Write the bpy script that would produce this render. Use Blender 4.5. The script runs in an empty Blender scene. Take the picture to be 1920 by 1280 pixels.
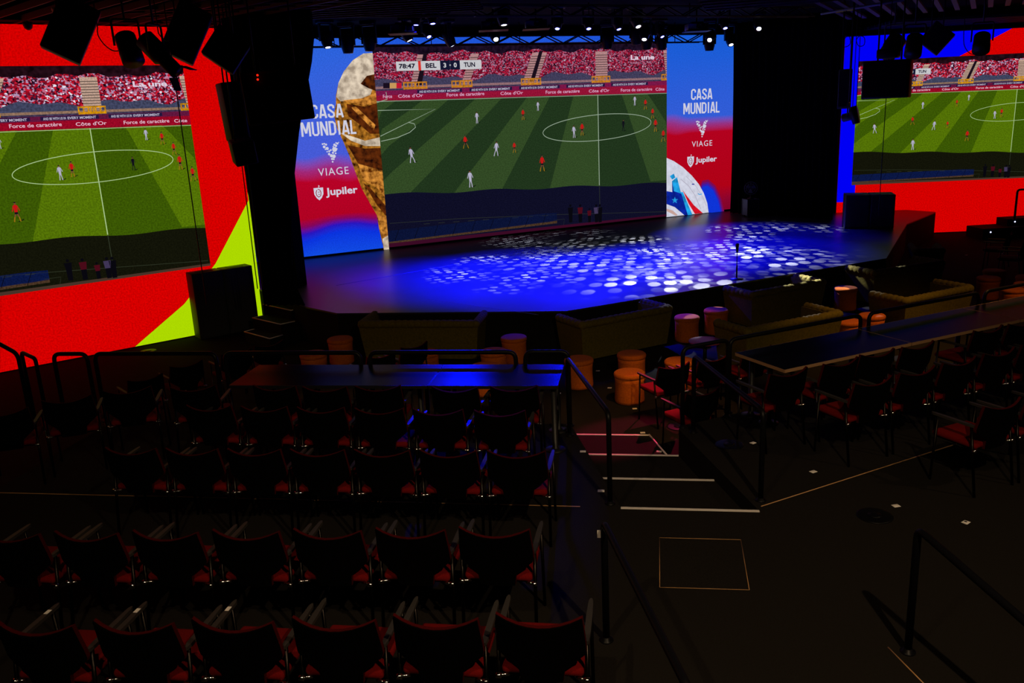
import bpy, math, random
import numpy as np
from mathutils import Vector, Matrix

S = bpy.context.scene
COL = S.collection
random.seed(7)
PI = math.pi
R = math.radians

# ------------------------------------------------------------------ camera, world, exposure, house lights
EYE = 3.5                      # eye height above the seating tier (z = 0)
FPX = 1600.0
PITCH, ROLL, YAW = R(15.045), R(2.768), R(9.215)
_cy, _sy, _cp, _sp = math.cos(YAW), math.sin(YAW), math.cos(PITCH), math.sin(PITCH)
_f = Vector((-_sy*_cp, _cy*_cp, -_sp)); _r = Vector((_cy, _sy, 0)); _d = _f.cross(_r)
_c, _s = math.cos(ROLL), math.sin(ROLL)
CR = _c*_r + _s*_d; CD = -_s*_r + _c*_d; CF = _f
cam_d = bpy.data.cameras.new('camera'); cam = bpy.data.objects.new('camera', cam_d); COL.objects.link(cam)
cam_d.sensor_width = 36; cam_d.lens = FPX/1920*36; cam_d.clip_start = .1; cam_d.clip_end = 200
m3 = Matrix((CR, -CD, -CF)).transposed()
cam.matrix_world = Matrix.Translation((0, 0, EYE)) @ m3.to_4x4()
S.camera = cam
S.view_settings.view_transform = 'Standard'; S.view_settings.look = 'None'
S.view_settings.exposure = 0; S.view_settings.gamma = 1; S.view_settings.use_curve_mapping = False
w = bpy.data.worlds.new('world'); S.world = w; w.use_nodes = True
w.node_tree.nodes['Background'].inputs[0].default_value = (.5, .4, .35, 1)
w.node_tree.nodes['Background'].inputs[1].default_value = 0.0

def spot(name, loc, target, power, col, angle, blend=.5, rad=.05):
    l = bpy.data.lights.new(name, 'SPOT'); l.energy = power; l.color = col
    l.spot_size = R(angle); l.spot_blend = blend; l.shadow_soft_size = rad
    o = bpy.data.objects.new(name, l); COL.objects.link(o); o.location = loc
    o.rotation_euler = (Vector(target)-Vector(loc)).to_track_quat('-Z', 'Y').to_euler()
    return o
WARM = (1, .50, .13)
SOFT = (1, .72, .42)
spot('house_light', (1.3, 9.2, 5.6), (.15, 11.35, -.6), 760, WARM, 25, .45)
spot('house_light', (8.3, 13.2, 5.6), (6.8, 15.0, -.6), 560, WARM, 52, .8)
spot('house_light', (5.2, 12.6, 5.6), (4.3, 13.5, -.6), 950, WARM, 50, .9)
spot('house_light', (-3.3, 8.8, 5.6), (-4.4, 11.1, -.6), 640, WARM, 25, .6)
spot('house_light', (-1.2, 8.6, 5.6), (-2.2, 10.9, -.6), 420, WARM, 26, .6)
spot('house_light', (2.2, 1.2, 5.6), (.6, 5.6, 0), 800, SOFT, 84, .9)
spot('house_light', (-2.0, .6, 5.6), (-2.2, 5.0, 0), 320, SOFT, 80, .9)
spot('house_light', (7.2, 6.0, 5.6), (4.0, 8.0, 0), 230, SOFT, 66, .9)

# ------------------------------------------------------------------ pixel -> place helpers (frame 1920 x 1280)
def ray(px, py):
    return (CR*((px-960)/FPX) + CD*((py-640)/FPX) + CF)
def G(px, py, z):                     # the point of the horizontal plane z seen at that pixel
    d = ray(px, py); k = (z-EYE)/d.z
    return Vector((d.x*k, d.y*k, z))
def D(px, py, dist):                  # the point at that horizontal distance
    d = ray(px, py); k = dist/math.hypot(d.x, d.y)
    return Vector((d.x*k, d.y*k, EYE+d.z*k))
def onplane(px, py, p, n):            # the point of a vertical plane
    d = ray(px, py); o = Vector((0, 0, EYE)); k = (Vector(p)-o).dot(n)/d.dot(n)
    return o+d*k

ZM = -.64      # main floor
ZS = .10       # stage top
ZC = 5.75      # ceiling

# ------------------------------------------------------------------ materials
def lin(c):
    return tuple(((x/255)/12.92 if x/255 <= .04045 else ((x/255+.055)/1.055)**2.4) for x in c)
MATS = {}
def mat(name, col, rough=.6, metal=0, spec=.3, noise=0, nscale=40, bump=0):
    if name in MATS: return MATS[name]
    m = bpy.data.materials.new(name); m.use_nodes = True; nt = m.node_tree; b = nt.nodes['Principled BSDF']
    b.inputs['Base Color'].default_value = (*col, 1); b.inputs['Roughness'].default_value = rough
    b.inputs['Metallic'].default_value = metal; b.inputs['Specular IOR Level'].default_value = spec
    tc = nt.nodes.new('ShaderNodeTexCoord'); n = nt.nodes.new('ShaderNodeTexNoise'); n.inputs['Scale'].default_value = nscale
    n.inputs['Detail'].default_value = 4
    nt.links.new(tc.outputs['Object'], n.inputs['Vector'])
    if noise:
        r = nt.nodes.new('ShaderNodeValToRGB')
        r.color_ramp.elements[0].color = (*[c*(1-noise) for c in col], 1); r.color_ramp.elements[0].position = .3
        r.color_ramp.elements[1].color = (*[c*(1+noise) for c in col], 1); r.color_ramp.elements[1].position = .7
        nt.links.new(n.outputs['Fac'], r.inputs['Fac']); nt.links.new(r.outputs['Color'], b.inputs['Base Color'])
    if bump:
        bp = nt.nodes.new('ShaderNodeBump'); bp.inputs['Strength'].default_value = bump; bp.inputs['Distance'].default_value = .01
        nt.links.new(n.outputs['Fac'], bp.inputs['Height']); nt.links.new(bp.outputs['Normal'], b.inputs['Normal'])
    MATS[name] = m; return m
def emit(name, rgb, strength=1.0, grain=0, gscale=30, rgb2=None):
    """what a screen or lamp gives off; grain: the coarse dots of the LED panel"""
    if name in MATS: return MATS[name]
    m = bpy.data.materials.new(name); m.use_nodes = True; nt = m.node_tree; nt.nodes.remove(nt.nodes['Principled BSDF'])
    e = nt.nodes.new('ShaderNodeEmission'); out = nt.nodes['Material Output']; nt.links.new(e.outputs[0], out.inputs[0])
    c = lin(rgb); e.inputs[0].default_value = (*c, 1); e.inputs[1].default_value = strength
    if grain:
        tc = nt.nodes.new('ShaderNodeTexCoord'); n = nt.nodes.new('ShaderNodeTexNoise'); n.inputs['Scale'].default_value = gscale; n.inputs['Detail'].default_value = 3
        r = nt.nodes.new('ShaderNodeValToRGB'); a = tuple(x*(1-grain) for x in c); b = lin(rgb2) if rgb2 else tuple(x*(1+grain) for x in c)
        r.color_ramp.elements[0].color = (*a, 1); r.color_ramp.elements[0].position = .34
        r.color_ramp.elements[1].color = (*b, 1); r.color_ramp.elements[1].position = .66
        nt.links.new(tc.outputs['Object'], n.inputs['Vector']); nt.links.new(n.outputs['Fac'], r.inputs['Fac']); nt.links.new(r.outputs['Color'], e.inputs[0])
    MATS[name] = m; return m

M_carpet = mat('carpet', (.0115, .0098, .0080), .95, spec=.05, noise=.35, nscale=120, bump=.3)
M_stage = mat('stage_vinyl', (.030, .030, .032), .34, spec=.22, noise=.12, nscale=3)
M_fascia = mat('stage_fascia', (.006, .006, .006), .8, spec=.1)
M_ceil = mat('ceiling_black', (.006, .006, .006), .9, spec=.1)
M_slat = mat('slat_paint', (.06, .055, .055), .6, spec=.2)
M_drape = mat('black_drape', (.004, .004, .005), 1, spec=.02, noise=.3, nscale=8)
M_black = mat('black_paint', (.006, .006, .007), .45, spec=.35)
M_rail = mat('black_steel_tube', (.003, .003, .004), .4, spec=.12)
M_cab = mat('cabinet_black', (.05, .05, .052), .6, spec=.3, noise=.2, nscale=60)
M_shell = mat('chair_shell', (.0010, .0009, .0009), .9, spec=.02)
M_red = mat('red_upholstery', (.125, .002, .002), .9, spec=.1, noise=.2, nscale=150, bump=.2)
M_pad = mat('dark_red_upholstery', (.05, .0015, .0015), .9, spec=.05, noise=.2, nscale=150, bump=.2)
M_arm = mat('armrest_plastic', (.03, .027, .025), .5, spec=.25)
M_leg = mat('dark_chrome', (.012, .010, .009), .3, metal=1)
M_chrome = mat('chrome', (.8, .8, .8), .15, metal=1)
M_pouf = mat('orange_velvet', (.46, .10, .006), .9, spec=.15, noise=.18, nscale=50, bump=.3)
M_sofa = mat('olive_velvet', (.105, .082, .011), .9, spec=.12, noise=.2, nscale=30, bump=.3)
M_table = mat('table_laminate', (.003, .003, .005), .26, spec=.015)
M_edge = mat('table_edge', (.30, .17, .085), .5, spec=.4)
M_trim = mat('nosing_metal', (.75, .70, .66), .5, spec=.6)
M_brass = mat('hatch_strip', (.50, .26, .10), .5, spec=.5)
M_label = mat('white_sticker', (.75, .7, .66), .7, spec=.2)
M_redtop = mat('red_lacquer', (.30, .05, .09), .4, spec=.4)
M_grey = mat('grey_metal', (.12, .13, .14), .4, spec=.5)
M_yellow = mat('yellow_label', (.8, .75, .05), .5)

# ------------------------------------------------------------------ mesh builder
class MB:
    def __init__(s): s.v = []; s.f = []; s.m = []; s.sm = []; s.mi = 0; s.T = Matrix.Identity(4)
    def add(s, vs, fs, smooth=False):
        o = len(s.v); s.v += [tuple(s.T @ Vector(p)) for p in vs]
        s.f += [tuple(i+o for i in f) for f in fs]; s.m += [s.mi]*len(fs); s.sm += [smooth]*len(fs)
    def box(s, c, d, rot=None, taper=1):
        x, y, z = d[0]/2, d[1]/2, d[2]/2
        vs = [Vector((a*x*(taper if e > 0 else 1), b*y*(taper if e > 0 else 1), e*z)) for e in (-1, 1) for b in (-1, 1) for a in (-1, 1)]
        if rot is not None: vs = [rot @ p for p in vs]
        vs = [p+Vector(c) for p in vs]
        s.add(vs, [(0, 2, 3, 1), (4, 5, 7, 6), (0, 1, 5, 4), (2, 6, 7, 3), (0, 4, 6, 2), (1, 3, 7, 5)])
    def rbox(s, c, d, r=.02, rot=None, n=3):           # a box with rounded vertical and horizontal edges
        x, y, z = [a/2 for a in d]; r = min(r, x*.95, y*.95, z*.95); rings = []
        prof = [(-z+r*(1-math.cos(a)), r*(1-math.sin(a))) for a in [PI/2*i/n for i in range(n+1)]]
        prof = prof + [(-p[0], p[1]) for p in prof[::-1]]
        vs = []; k = 4*(n+1)
        for zz, ins in prof:
            for q, (sx, sy) in enumerate(((1, 1), (-1, 1), (-1, -1), (1, -1))):
                for i in range(n+1):
                    a = PI/2*(q+i/n)
                    vs.append(Vector((sx*(x-r)+(r-ins)*math.cos(a), sy*(y-r)+(r-ins)*math.sin(a), zz)))
        if rot is not None: vs = [rot @ p for p in vs]
        vs = [p+Vector(c) for p in vs]; fs = []
        for j in range(len(prof)-1):
            for i in range(k): fs.append((j*k+i, j*k+(i+1) % k, (j+1)*k+(i+1) % k, (j+1)*k+i))
        fs.append(tuple(range(k))[::-1]); fs.append(tuple(range((len(prof)-1)*k, len(prof)*k)))
        s.add(vs, fs, True)
    def tube(s, pts, r, n=8, caps=True):
        pts = [Vector(p) for p in pts]; rr = r if isinstance(r, (list, tuple)) else [r]*len(pts)
        vs = []; fs = []; prev = None
        for i, p in enumerate(pts):
            t = (pts[min(i+1, len(pts)-1)]-pts[max(i-1, 0)]).normalized()
            if prev is None:
                u = t.cross(Vector((0, 0, 1)) if abs(t.z) < .9 else Vector((1, 0, 0))).normalized()
            else:
                u = (prev-t*prev.dot(t)).normalized()
            prev = u; q = t.cross(u)
            for k in range(n):
                a = 2*PI*k/n; vs.append(p+(u*math.cos(a)+q*math.sin(a))*rr[i])
        for i in range(len(pts)-1):
            for k in range(n): fs.append((i*n+k, i*n+(k+1) % n, (i+1)*n+(k+1) % n, (i+1)*n+k))
        if caps: fs.append(tuple(range(n))[::-1]); fs.append(tuple(range((len(pts)-1)*n, len(pts)*n)))
        s.add(vs, fs, True)
    def lathe(s, prof, n=24, c=(0, 0, 0), rot=None):   # prof: (radius, z)
        vs = []; fs = []
        for r_, z_ in prof:
            for k in range(n):
                a = 2*PI*k/n; p = Vector((r_*math.cos(a), r_*math.sin(a), z_))
                vs.append((rot @ p if rot is not None else p)+Vector(c))
        for j in range(len(prof)-1):
            for k in range(n): fs.append((j*n+k, j*n+(k+1) % n, (j+1)*n+(k+1) % n, (j+1)*n+k))
        fs.append(tuple(range(n))[::-1]); fs.append(tuple(range((len(prof)-1)*n, len(prof)*n)))
        s.add(vs, fs, True)
    def prism(s, poly, z0, z1):
        n = len(poly); vs = [(p[0], p[1], z0) for p in poly]+[(p[0], p[1], z1) for p in poly]
        s.add(vs, [tuple(range(n))[::-1], tuple(range(n, 2*n))]+[(i, (i+1) % n, n+(i+1) % n, n+i) for i in range(n)])
    def build(s, name, mats, parent=None, loc=None, **props):
        me = bpy.data.meshes.new(name); me.from_pydata(s.v, [], s.f)
        if not isinstance(mats, (list, tuple)): mats = [mats]
        for m in mats: me.materials.append(m)
        me.polygons.foreach_set('material_index', s.m); me.polygons.foreach_set('use_smooth', s.sm); me.update()
        o = bpy.data.objects.new(name, me); COL.objects.link(o)
        if parent: o.parent = parent
        if loc is not None: o.location = loc
        for k, v in props.items(): o[k] = v
        return o
def thing(name, label, cat, loc=(0, 0, 0), rz=0, group=None):
    o = bpy.data.objects.new(name, None); COL.objects.link(o); o.empty_display_size = .1
    o.location = loc; o.rotation_euler = (0, 0, rz); o['label'] = label; o['category'] = cat
    if group: o['group'] = group
    return o
def tag(o, label, cat, group=None):
    o['label'] = label; o['category'] = cat
    if group: o['group'] = group
    return o
def struct(name, mb, m): return mb.build(name, m, kind='structure')
def dup(root, loc, rz, label, group=None):
    r = root.copy(); COL.objects.link(r); r.location = loc; r.rotation_euler = (0, 0, rz); r['label'] = label
    if group: r['group'] = group
    for ch in list(root.children):
        c = ch.copy(); COL.objects.link(c); c.parent = r
        for g in list(ch.children):
            d = g.copy(); COL.objects.link(d); d.parent = c
    return r
def arc(c, a, b, r, n=5):
    """rounded corner at c between directions to a and b"""
    c, a, b = Vector(c), Vector(a), Vector(b); u = (a-c).normalized(); v = (b-c).normalized()
    p0 = c+u*r; p1 = c+v*r
    return [(1-t)**2*p0+2*t*(1-t)*c+t*t*p1 for t in [i/n for i in range(n+1)]]
def roundpath(pts, r=.08):
    out = [Vector(pts[0])]
    for i in range(1, len(pts)-1): out += arc(pts[i], pts[i-1], pts[i+1], r)
    return out+[Vector(pts[-1])]
ORD = ['first', 'second', 'third', 'fourth', 'fifth', 'sixth', 'seventh', 'eighth', 'ninth', 'tenth']

# ------------------------------------------------------------------ the setting
A33 = R(33); d33 = Vector((math.cos(A33), math.sin(A33), 0)); n33 = Vector((-math.sin(A33), math.cos(A33), 0))
b = MB(); b.box((0, 14, ZM-.1), (60, 56, .2)); struct('floor', b, M_carpet)
# seating tier with the cut for the steps
pitL0, pitL1 = Vector((-.23, 7.11)), Vector((-.86, 9.22)); pitR0, pitR1 = Vector((.97, 7.15)), Vector((.36, 9.09))
tr0 = Vector((.40, 9.20)); tr1 = tr0+Vector((d33.x, d33.y))*14
b = MB()
b.prism([(-6.6, 7.11), (pitL0.x, pitL0.y), (pitL1.x, pitL1.y), (-6.6, 9.22)], ZM, 0)
b.prism([(pitR0.x, pitR0.y), (12.5, 7.15), (tr1.x, tr1.y), (tr0.x, tr0.y), (pitR1.x, pitR1.y)], ZM, 0)
b.prism([(-9, -2), (12.5, -2), (12.5, 7.15), (pitR0.x, pitR0.y), (pitL0.x, pitL0.y), (-6.6, 7.11), (-9, 6.2)], ZM, 0)
struct('floor_tier', b, M_carpet)
# steps down to the main floor
b = MB()
def pitx(y): return (pitL0.x-.3*(y-7.11)-.0, pitR0.x-.314*(y-7.15))
ys = [7.11, 8.10, 9.10, 10.12]
for i in range(3):
    y0, y1 = ys[i], ys[i+1]; zt = -.16*(i+1)
    b.prism([(pitx(y0)[0]-.03, y0), (pitx(y0)[1]+.0, y0), (pitx(y1)[1], y1), (pitx(y1)[0]-.03, y1)], ZM, zt)
struct('floor_steps', b, M_carpet)
b = MB()
for i in range(4):
    y = ys[i]; zt = -.16*i; xl, xr = pitx(y)
    b.box(((xl+xr)/2, y-.012, zt+.004), (xr-xl, .03, .008))
struct('trim_1', b, M_trim)
b = MB(); p, q = Vector((pitx(9.1)[1], 9.1, -.476)), Vector((pitx(10.12)[1], 10.12, -.476)); b.tube([p, q], .012, 6)
struct('trim_2', b, M_trim)
# metal strips flush in the carpet
b = MB(); b.box((-3.6, 7.11, .002), (6.0, .008, .006)); struct('trim_3', b, M_brass)
b = MB(); p, q = G(1427, 949, .003), G(1793, 832, .003); b.tube([p, q], .005, 5); struct('trim_4', b, M_brass)
b = MB(); p, q = G(1665, 1213, .003), G(1735, 1284, .003); b.tube([p, q], .004, 5); struct('trim_5', b, M_brass)

# ceiling
b = MB(); b.box((0, 14, ZC+.05), (60, 56, .1)); struct('ceiling', b, M_ceil)
b = MB(); 
for y in (-2.2,): b.box((2, y, 2.5), (30, .2, 6.4))
struct('wall_rear', b, M_drape)
b = MB(); b.box((-15.2, 14, 2.4), (.2, 40, 6.4)); struct('wall_left', b, M_drape)
b = MB(); b.box((22, 14, 2.4), (.2, 50, 6.4)); struct('wall_right', b, M_drape)
b = MB(); b.box((2, 33.5, 2.4), (44, .2, 6.4)); struct('wall_front', b, M_drape)

# ------------------------------------------------------------------ pictures on the LED walls
def homography(src, dst):
    A = []
    for (x, y), (u, v) in zip(src, dst):
        A.append([x, y, 1, 0, 0, 0, -u*x, -u*y, -u]); A.append([0, 0, 0, x, y, 1, -v*x, -v*y, -v])
    h = np.linalg.svd(np.array(A))[2][-1].reshape(3, 3)
    def f(x, y):
        q = h @ np.array([x, y, 1.0]); return (q[0]/q[2], q[1]/q[2])
    return f
MAINQ = [(698, 82), (1247.8, 80), (1250, 406), (729.5, 462)]
HM = homography(MAINQ, [(0, 1), (1, 1), (1, 0), (0, 0)])
def z2(x, y): return HM(480+x*560/1920, y*560/1920)
def z3(x, y): return HM(960+x*560/1920, y*560/1920)
def z6(x, y): return HM(480+x*560/1920, 330+y*560/1920)
def z7(x, y): return HM(960+x*560/1920, 330+y*560/1920)

TXT = {}
def text_polys(s, bold=0, spacing=1):
    key = (s, bold, spacing)
    if key in TXT: return TXT[key]
    cu = bpy.data.curves.new('writing', 'FONT'); cu.body = s; cu.offset = bold; cu.space_character = spacing; cu.resolution_u = 3; cu.fill_mode = 'FRONT'
    o = bpy.data.objects.new('writing', cu); COL.objects.link(o)
    dg = bpy.context.evaluated_depsgraph_get(); dg.update(); e = o.evaluated_get(dg); me = e.to_mesh()
    vs = [(v.co.x, v.co.y) for v in me.vertices]; fs = [tuple(p.vertices) for p in me.polygons]
    e.to_mesh_clear(); bpy.data.objects.remove(o); bpy.data.curves.remove(cu)
    x0 = min(v[0] for v in vs); x1 = max(v[0] for v in vs); y0 = min(v[1] for v in vs); y1 = max(v[1] for v in vs)
    TXT[key] = ([((x-x0)/(x1-x0), (y-y0)/(y1-y0)) for x, y in vs], fs); return TXT[key]

class Pic:
    """flat shapes shown on a screen: x to the right, z up, later layers a hair in front"""
    def __init__(s): s.v = []; s.f = []; s.m = []; s.mats = []; s.clip = None
    def slot(s, m):
        if m not in s.mats: s.mats.append(m)
        return s.mats.index(m)
    def poly(s, pts, m, layer=0, tris=None):
        o = len(s.v)
        for x, y in pts:
            if s.clip: x = min(max(x, s.clip[0]), s.clip[2]); y = min(max(y, s.clip[1]), s.clip[3])
            s.v.append((x, -.0008*layer, y))
        if tris is None: tris = [tuple(range(len(pts)))]
        s.f += [tuple(i+o for i in t) for t in tris]; s.m += [s.slot(m)]*len(tris)
    def strip(s, a, b_, m, layer):
        n = len(a); s.poly(list(a)+list(b_), m, layer, [(i, i+1, n+i+1, n+i) for i in range(n-1)])
    def line(s, pts, wd, m, layer):
        L = []; Rr = []
        for i, p in enumerate(pts):
            a = pts[max(i-1, 0)]; c = pts[min(i+1, len(pts)-1)]; dx, dy = c[0]-a[0], c[1]-a[1]; l = math.hypot(dx, dy) or 1
            nx, ny = -dy/l*wd/2, dx/l*wd/2; L.append((p[0]+nx, p[1]+ny)); Rr.append((p[0]-nx, p[1]-ny))
        s.strip(L, Rr, m, layer)
    def disc(s, c, r, m, layer, n=14, ry=None):
        s.poly([(c[0]+r*math.cos(2*PI*k/n), c[1]+(ry or r)*math.sin(2*PI*k/n)) for k in range(n)], m, layer)
    def text(s, t, x0, y0, x1, y1, m, layer, bold=0, spacing=1, slant=0):
        vs, fs = text_polys(t, bold, spacing)
        s.poly([(x0+u*(x1-x0)+slant*v, y0+v*(y1-y0)+0*u) for u, v in vs], m, layer, fs)
    def build(s, name, parent, loc, rz):
        me = bpy.data.meshes.new(name); me.from_pydata(s.v, [], s.f)
        for m in s.mats: me.materials.append(m)
        me.polygons.foreach_set('material_index', s.m); me.update()
        o = bpy.data.objects.new(name, me); COL.objects.link(o); o.parent = parent; o.location = loc; o.rotation_euler = (0, 0, rz)
        return o

def crowd_mat(name, cols, dark=1.0, sx=30):
    if name in MATS: return MATS[name]
    m = bpy.data.materials.new(name); m.use_nodes = True; nt = m.node_tree; nt.nodes.remove(nt.nodes['Principled BSDF'])
    e = nt.nodes.new('ShaderNodeEmission'); nt.links.new(e.outputs[0], nt.nodes['Material Output'].inputs[0])
    tc = nt.nodes.new('ShaderNodeTexCoord'); mp = nt.nodes.new('ShaderNodeMapping'); mp.inputs['Scale'].default_value = (sx, 1, sx*1.25)
    v = nt.nodes.new('ShaderNodeTexVoronoi'); v.inputs['Scale'].default_value = 1
    n = nt.nodes.new('ShaderNodeTexNoise'); n.inputs['Scale'].default_value = 1.6
    sep = nt.nodes.new('ShaderNodeSeparateColor'); ma = nt.nodes.new('ShaderNodeMath'); ma.operation = 'MULTIPLY_ADD'; ma.inputs[1].default_value = .75
    r = nt.nodes.new('ShaderNodeValToRGB'); r.color_ramp.interpolation = 'CONSTANT'
    els = r.color_ramp.elements
    for i, (p, c) in enumerate(cols):
        el = els[i] if i < 2 else els.new(p)
        el.position = p; el.color = (*[x*dark for x in lin(c)], 1)
    nt.links.new(tc.outputs['Object'], mp.inputs['Vector']); nt.links.new(mp.outputs[0], v.inputs['Vector']); nt.links.new(tc.outputs['Object'], n.inputs['Vector'])
    nt.links.new(v.outputs['Color'], sep.inputs[0]); nt.links.new(sep.outputs[0], ma.inputs[0])
    m2 = nt.nodes.new('ShaderNodeMath'); m2.operation = 'MULTIPLY'; m2.inputs[1].default_value = .30; nt.links.new(n.outputs['Fac'], m2.inputs[0]); nt.links.new(m2.outputs[0], ma.inputs[2])
    nt.links.new(ma.outputs[0], r.inputs['Fac']); nt.links.new(r.outputs['Color'], e.inputs[0])
    MATS[name] = m; return m

PAL = {
 'main': dict(gl=(49, 72, 36), gd=(32, 52, 28), sh=(14, 14, 37), stand=(24, 12, 30), seats=(64, 60, 88), step=(176, 130, 132), tan=(140, 105, 110),
              ad1=(120, 22, 70), ad2=(146, 18, 52), adt=(215, 165, 200), line=(150, 168, 148), dug=(10, 18, 52), base=(58, 10, 36), gate=(190, 120, 30)),
 'side': dict(gl=(82, 112, 6), gd=(58, 86, 4), sh=(18, 19, 8), stand=(30, 10, 18), seats=(62, 66, 92), step=(190, 158, 140), tan=(140, 110, 90),
              ad1=(96, 22, 60), ad2=(150, 8, 36), adt=(225, 185, 205), line=(170, 196, 140), dug=(10, 22, 66), base=(70, 50, 40), gate=(205, 140, 10)),
}
def match_picture(P, W, H, pal, x0=0, y0=0, grain=.18):
    c = PAL[pal]; E = lambda k, g=.26, sc=32: emit(pal+'_'+k, c[k], 1, g, sc)
    P.clip = (x0, y0, x0+W, y0+H)
    U = lambda q: (x0+q[0]*W, y0+q[1]*H)
    # turf
    tl, tr = z2(780, 642), z3(990, 603)
    far = lambda u: tl[1]+(tr[1]-tl[1])*u
    P.poly([U((0, 0)), U((1, 0)), U((1, far(1))), U((0, far(0)))], E('gd'), 1)
    half_t, half_b = z3(549, 612), z3(562, 1192)
    ybot = (z2(830, 1243)[1]+z3(990, 1180)[1])/2
    tops = [HM(960+k*560/1920, 178)[0] for k in (-1450, -1270, -1090, -910, -740, -570, -400, -230, -60, 100, 245, 395, 550, 700, 860, 1020)]
    bots = [z7(565+(i-12)*318, 60)[0] for i in range(16)]
    def edge(i, y):
        t = (far(.5)-y)/(far(.5)-ybot); return tops[i]+(bots[i]-tops[i])*t
    for i in range(0, 15):
        if i % 2 == 0: continue
        pts = [(edge(i, far(.5)), far(.5)), (edge(i+1, far(.5)), far(.5)), (edge(i+1, ybot-.02), ybot-.02), (edge(i, ybot-.02), ybot-.02)]
        n = 12; a = []; b_ = []
        for k in range(n+1):
            y = far(.5)+(ybot-.02-far(.5))*k/n; yy = far(min(max(edge(i, y), 0), 1)) if k == 0 else y
            a.append(U((min(max(edge(i, y), 0), 1), yy))); b_.append(U((min(max(edge(i+1, y), 0), 1), yy)))
        P.strip(a, b_, E('gl'), 2)
    # roof shade over the near side, as the broadcast shows it
    top = []; bot = []
    for k in range(41):
        u = k/40; yb = z2(830, 1243)[1]*(1-u)+z3(990, 1180)[1]*u+.006*math.sin(u*22)
        top.append(U((u, yb))); bot.append(U((u, 0)))
    P.strip(top, bot, E('sh'), 3)
    # markings
    Lm = E('line', .05); lw = .0019*W
    P.line([U((0, far(0)-.003)), U((1, far(1)-.003))], lw*.8, Lm, 4)
    P.line([U(half_t), U(half_b)], lw*1.3, Lm, 4)
    P.line([U(half_b), U(z7(567, 240))], lw, emit(pal+'_dim', tuple(int(x*.28) for x in c['line'])), 5)
    cc = z3(555, 822); rx = z3(890, 822)[0]-cc[0]; ry = (z3(555, 740)[1]-z3(555, 904)[1])/2
    P.line([U((cc[0]+rx*math.cos(2*PI*k/60), cc[1]+ry*math.sin(2*PI*k/60)+.012*math.cos(2*PI*k/60))) for k in range(61)], lw, Lm, 4)
    P.line([U(z2(785, 703)), U(z2(1155, 697)), U(z2(802, 868))], lw, Lm, 4)
    P.line([U(z2(980, 780)), U(z2(1020, 790)), U(z2(1028, 812)), U(z2(990, 845)), U(z2(910, 878)), U(z2(806, 901))], lw, Lm, 4)
    P.line([U(z2(780, 652)), U(z2(845, 632)), U(z2(838, 585))], lw, Lm, 4)
    dim = emit(pal+'_dim2', tuple(int(x*.3) for x in c['line']))
    P.line([U(z6(860, 298)), U(z6(1300, 270)), U(z7(300, 247)), U(z7(985, 232))], lw*.6, dim, 5)
    for a in range(0, 9): P.line([U(z6(1080+a*95, 303-a*6)), U(z6(1120+a*95, 300-a*6))], lw*.6, dim, 5)
    P.line([U(z7(270, 283)), U(z7(340, 276)), U(z7(330, 330))], lw*.5, dim, 5)
    # dugout roof and bench at the bottom
    P.strip([U((0, .085)), U((.3, .09)), U((.52, .092)), U((.57, .088))], [U((0, .028)), U((.3, .034)), U((.52, .04)), U((.57, .044))], E('dug'), 5)
    for a in range(9): P.line([U((.035+a*.062, .088)), U((.02+a*.062, .03))], lw*.8, emit('pic_black', (6, 6, 12)), 6)
    P.strip([U((0, .028)), U((.57, .044))], [U((0, .018)), U((.57, .03))], emit(pal+'_bench', (70, 50, 34), 1, .4, 30), 5)
    P.poly([U((0, 0)), U((1, 0)), U((1, .012)), U((0, .02))], emit(pal+'_base', c['base']), 6)
    # stand: dark top, crowd, empty seats, barrier, boards
    yb2 = lambda u: far(u)+.0
    y_ad, y_ad2, y_b, y_seat, y_cr = [z3(500, y)[1] for y in (568, 541, 531, 492, 328)]
    P.poly([U((0, y_cr-.02)), U((1, y_cr-.02)), U((1, 1)), U((0, 1))], emit(pal+'_stand', c['stand'], 1, .6, 9), 1)
    cols = [(0, (24, 8, 22)), (.2, (150, 16, 46)), (.36, (196, 30, 66)), (.48, (120, 20, 50)), (.56, (190, 96, 130)), (.66, (170, 130, 160)), (.76, (66, 20, 48)), (.90, (226, 210, 222))]
    if pal == 'side': cols = [(0, (18, 6, 14)), (.2, (160, 10, 32)), (.36, (210, 26, 50)), (.48, (120, 16, 40)), (.56, (200, 110, 140)), (.66, (180, 150, 185)), (.76, (60, 22, 50)), (.89, (240, 232, 246))]
    CR_ = crowd_mat(pal+'_crowd', cols, .8 if pal == 'main' else .9)
    t1 = [U((k/40, y_cr+.008*math.sin(k*1.9)+.006*math.sin(k*.7))) for k in range(41)]
    t2 = [U((k/40, y_seat+.020*math.sin(k*1.1+1)*math.sin(k*.37)+.012)) for k in range(41)]
    P.poly([U((0, y_b)), U((1, y_b)), U((1, y_seat+.05)), U((0, y_seat+.05))], emit(pal+'_seats', c['seats'], 1, .35, 24), 1)
    P.strip(t1, t2, CR_, 2)
    P.poly([U((0, y_b)), U((1, y_b)), U((1, y_b+.012)), U((0, y_b+.012))], emit(pal+'_tan', c['tan'], 1, .3, 30), 3)
    P.poly([U((0, y_ad2)), U((1, y_ad2)), U((1, y_b)), U((0, y_b))], emit('pic_wall', (60, 50, 78), 1, .4, 20), 2)
    stp = emit(pal+'_step', c['step'], 1, .25, 40)
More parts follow.
